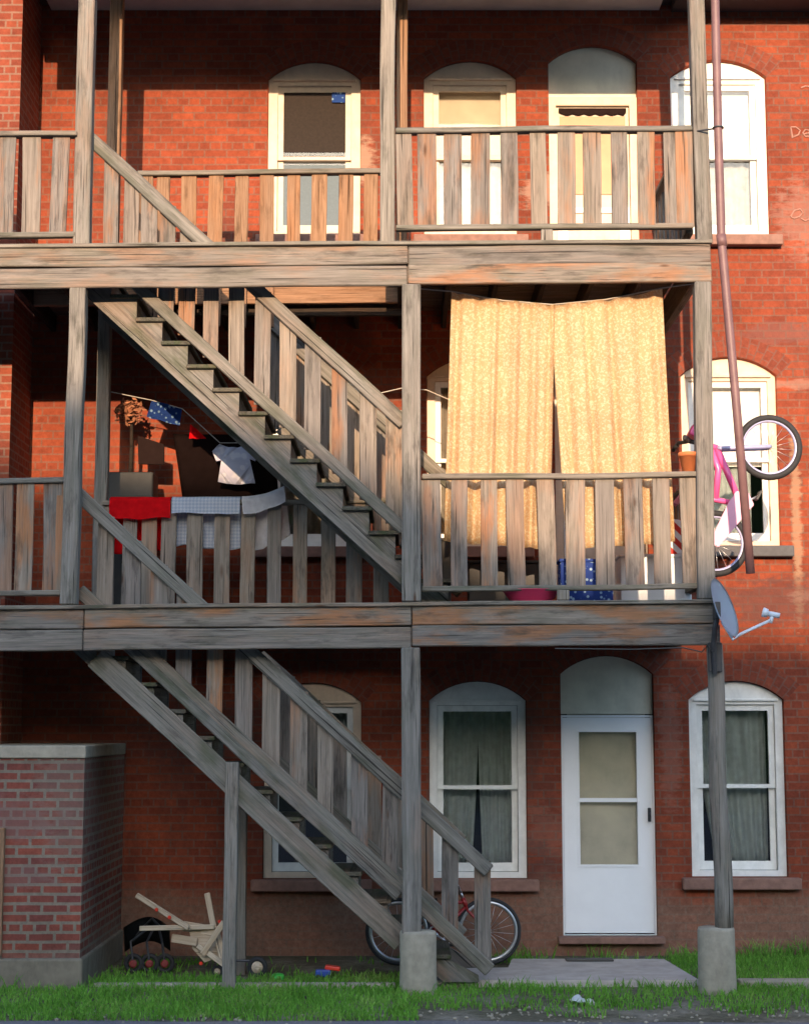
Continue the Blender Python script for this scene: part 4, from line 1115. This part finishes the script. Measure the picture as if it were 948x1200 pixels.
# small toys and litter
p = at(326, 1136, 14.45)
m = MB(); m.lathe((p.x, 14.45, .0), [(.055, 0), (.06, .02), (.045, .045), (.03, .05)], 18); tag(m.build('toy_dish', M_GREENP, smooth=True, origin=(p.x, 14.45, 0)), 'small bright green plastic dish lying in the grass under the stairs', 'toy')
p = at(383, 1140, 14.4)
ty = thing('toy_truck', 'tiny blue and red plastic toy truck in the grass under the stairs', 'toy', (p.x, 14.4, 0))
m = MB(); m.box((p.x - .03, 14.4, .06), (.13, .08, .06), bevel=.012); m.build('body', M_BLUEP, ty)
m = MB(); m.box((p.x + .05, 14.42, .10), (.13, .08, .035), rot=Matrix.Rotation(R(8), 3, 'Y'), bevel=.01); m.build('tipper', M_REDP, ty)
for sx in (-.07, .02):
    MB().lathe((p.x + sx, 14.355, .028), [(.026, 0), (.026, .02), (.01, .024)], 14, (0, -1, 0)).build('wheel', M_RUBBER, ty)
p = at(682, 1170, 13.15)
def lit(u, v): return V((p.x - .09 + .18 * u, 13.15 + (v - .5) * .16, .035 + .025 * noise.noise(V((u * 4, v * 4, 3))) + .03 * math.sin(u * 5) * math.sin(v * 3)))
tag(MB().sheet(lit, 12, 10, .002).build('litter', M_PAPER, origin=(p.x, 13.15, .02)), 'crumpled white paper lying on the grass verge', 'litter')
m = MB(); m.box((X_(690, 1133, 15.2), 15.17, .066), (.42, .12, .018), bevel=.005); tag(m.build('doormat', M_BIN, origin=(X_(690, 1133, 15.2), 15.17, .057)), 'thin dark strip of matting on the path below the white door', 'mat')

# ================================================================ grass
def grass():
    bm = bmesh.new()
    def blade(x, y, h, z=0.0):
        a = random.random() * 6.28; w = random.uniform(.004, .008); l = h * random.uniform(.2, .8)
        dx, dy = math.cos(a), math.sin(a)
        b = random.random() * 6.28
        lx, ly = math.cos(b) * l, math.sin(b) * l
        v0 = bm.verts.new((x - dx * w, y - dy * w, z)); v1 = bm.verts.new((x + dx * w, y + dy * w, z))
        v2 = bm.verts.new((x + dx * w * .7 + lx * .4, y + dy * w * .7 + ly * .4, z + h * .6)); v3 = bm.verts.new((x - dx * w * .7 + lx * .4, y - dy * w * .7 + ly * .4, z + h * .6))
        v4 = bm.verts.new((x + lx, y + ly, z + h))
        bm.faces.new((v0, v1, v2, v3)); bm.faces.new((v3, v2, v4))
    cnt = 0
    while cnt < 42000:
        x = random.uniform(-4.2, 4.6); y = random.uniform(12.42, 15.85)
        if .08 < x < 2.45 and y > 14.0 and y < 15.33 and not (x > 2.3 and y > 14.6): continue
        if x < XB + .05 and y > 13.86: continue
        d = .5 + .6 * noise.noise(V((x * 1.1, y * 1.6, 0))) + .35 * noise.noise(V((x * 4, y * 4, 2)))
        if x < .1:
            d += .5 if y < 14.25 else (.15 if y < 14.6 else -.5)
        elif x < 2.4:
            d += .0 if 13.2 < y < 14 else -.22
            if y < 12.9: d -= .45
        else:
            d += .45 if y > 13.3 else -.05
            if y < 12.75: d -= .4
        if y > 15.5: d -= .15
        if y < 12.55: d -= .25
        cnt += 1
        if random.random() < d:
            blade(x, y, random.uniform(.03, .075) * (1.5 if random.random() < .12 else 1))
    # weed tufts along walls and footings
    for (cx, cy, n, h) in ((1.75, 15.75, 30, .16), (1.0, 15.5, 50, .14), (1.15, 15.7, 30, .16), (2.6, 15.6, 80, .16), (3.3, 15.7, 120, .2), (3.7, 15.72, 90, .22), (2.3, 14.02, 40, .1), (.85, 14.0, 40, .12), (-2.35, 14.0, 60, .15), (-3.35, 13.85, 50, .18), (-2.2, 15.0, 50, .1), (2.75, 13.75, 60, .1), (-.1, 13.6, 40, .09), (1.9, 13.95, 40, .1), (4.1, 15.6, 90, .2)):
        for _ in range(n):
            x, y = random.gauss(cx, .12), random.gauss(cy, .05)
            if .12 < x < 2.4 and 14.03 < y < 15.3: continue
            blade(x, min(y, 15.88), h * random.uniform(.4, 1))
    me = bpy.data.meshes.new('grass'); bm.to_mesh(me); bm.free(); me.materials.append(M_GRASS)
    o = bpy.data.objects.new('grass', me); link(o); tag(o, 'short ragged green grass between the road and the porch', 'grass', kind='stuff')
grass()
# pebbles and grit along the road edge
m = MB()
for i in range(500):
    x = random.uniform(-3.6, 4.3); y = random.gauss(12.6 if x < .8 else 12.75, .14 if x < .8 else .25)
    if x < .6 and random.random() < .6: continue
    s = random.uniform(.006, .02)
    g = bmesh.ops.create_icosphere(m.bm, subdivisions=1, radius=s)
    bmesh.ops.transform(m.bm, matrix=Matrix.Translation((x, y, s * .3 + .004)) @ Matrix.Rotation(random.random() * 6, 4, 'Z') @ Matrix.Diagonal((1, random.uniform(.6, 1), .6, 1)), verts=g['verts'])
tag(m.build('gravel', M_CONC), 'loose grit along the ragged road edge', 'gravel', kind='stuff')

# ================================================================ light, sky, camera
EL, AZ = R(13.5), R(2.0)
d = V((math.sin(AZ) * math.cos(EL), math.cos(AZ) * math.cos(EL), -math.sin(EL)))
sl = bpy.data.lights.new('sun', 'SUN'); sl.energy = 2.0; sl.angle = R(.45); sl.color = (1.0, .70, .45)
so = bpy.data.objects.new('sun', sl); so.rotation_mode = 'QUATERNION'; so.rotation_quaternion = d.to_track_quat('-Z', 'Y'); so.location = (0, -20, 30); COL.objects.link(so)
w = bpy.data.worlds.new('World'); S.world = w; w.use_nodes = True
nt = w.node_tree; bg = nt.nodes['Background']
sky = nt.nodes.new('ShaderNodeTexSky'); sky.sky_type = 'NISHITA'; sky.sun_disc = False
sky.sun_elevation = EL; sky.sun_rotation = math.pi + AZ; sky.dust_density = 1.0; sky.ozone_density = 1.5; sky.air_density = 1.0
nt.links.new(sky.outputs[0], bg.inputs[0]); bg.inputs[1].default_value = .15
cam = bpy.data.cameras.new('camera'); cam.sensor_fit = 'VERTICAL'; cam.sensor_height = 24; cam.lens = 24 * F / 1200; cam.clip_end = 2000
co = bpy.data.objects.new('camera', cam); co.location = (0, 0, ZC); co.rotation_euler = (math.pi / 2 + TH, 0, 0); COL.objects.link(co)
S.camera = co
S.view_settings.view_transform = 'Standard'; S.view_settings.look = 'None'; S.view_settings.gamma = 1; S.view_settings.use_curve_mapping = False
S.view_settings.exposure = 2.1
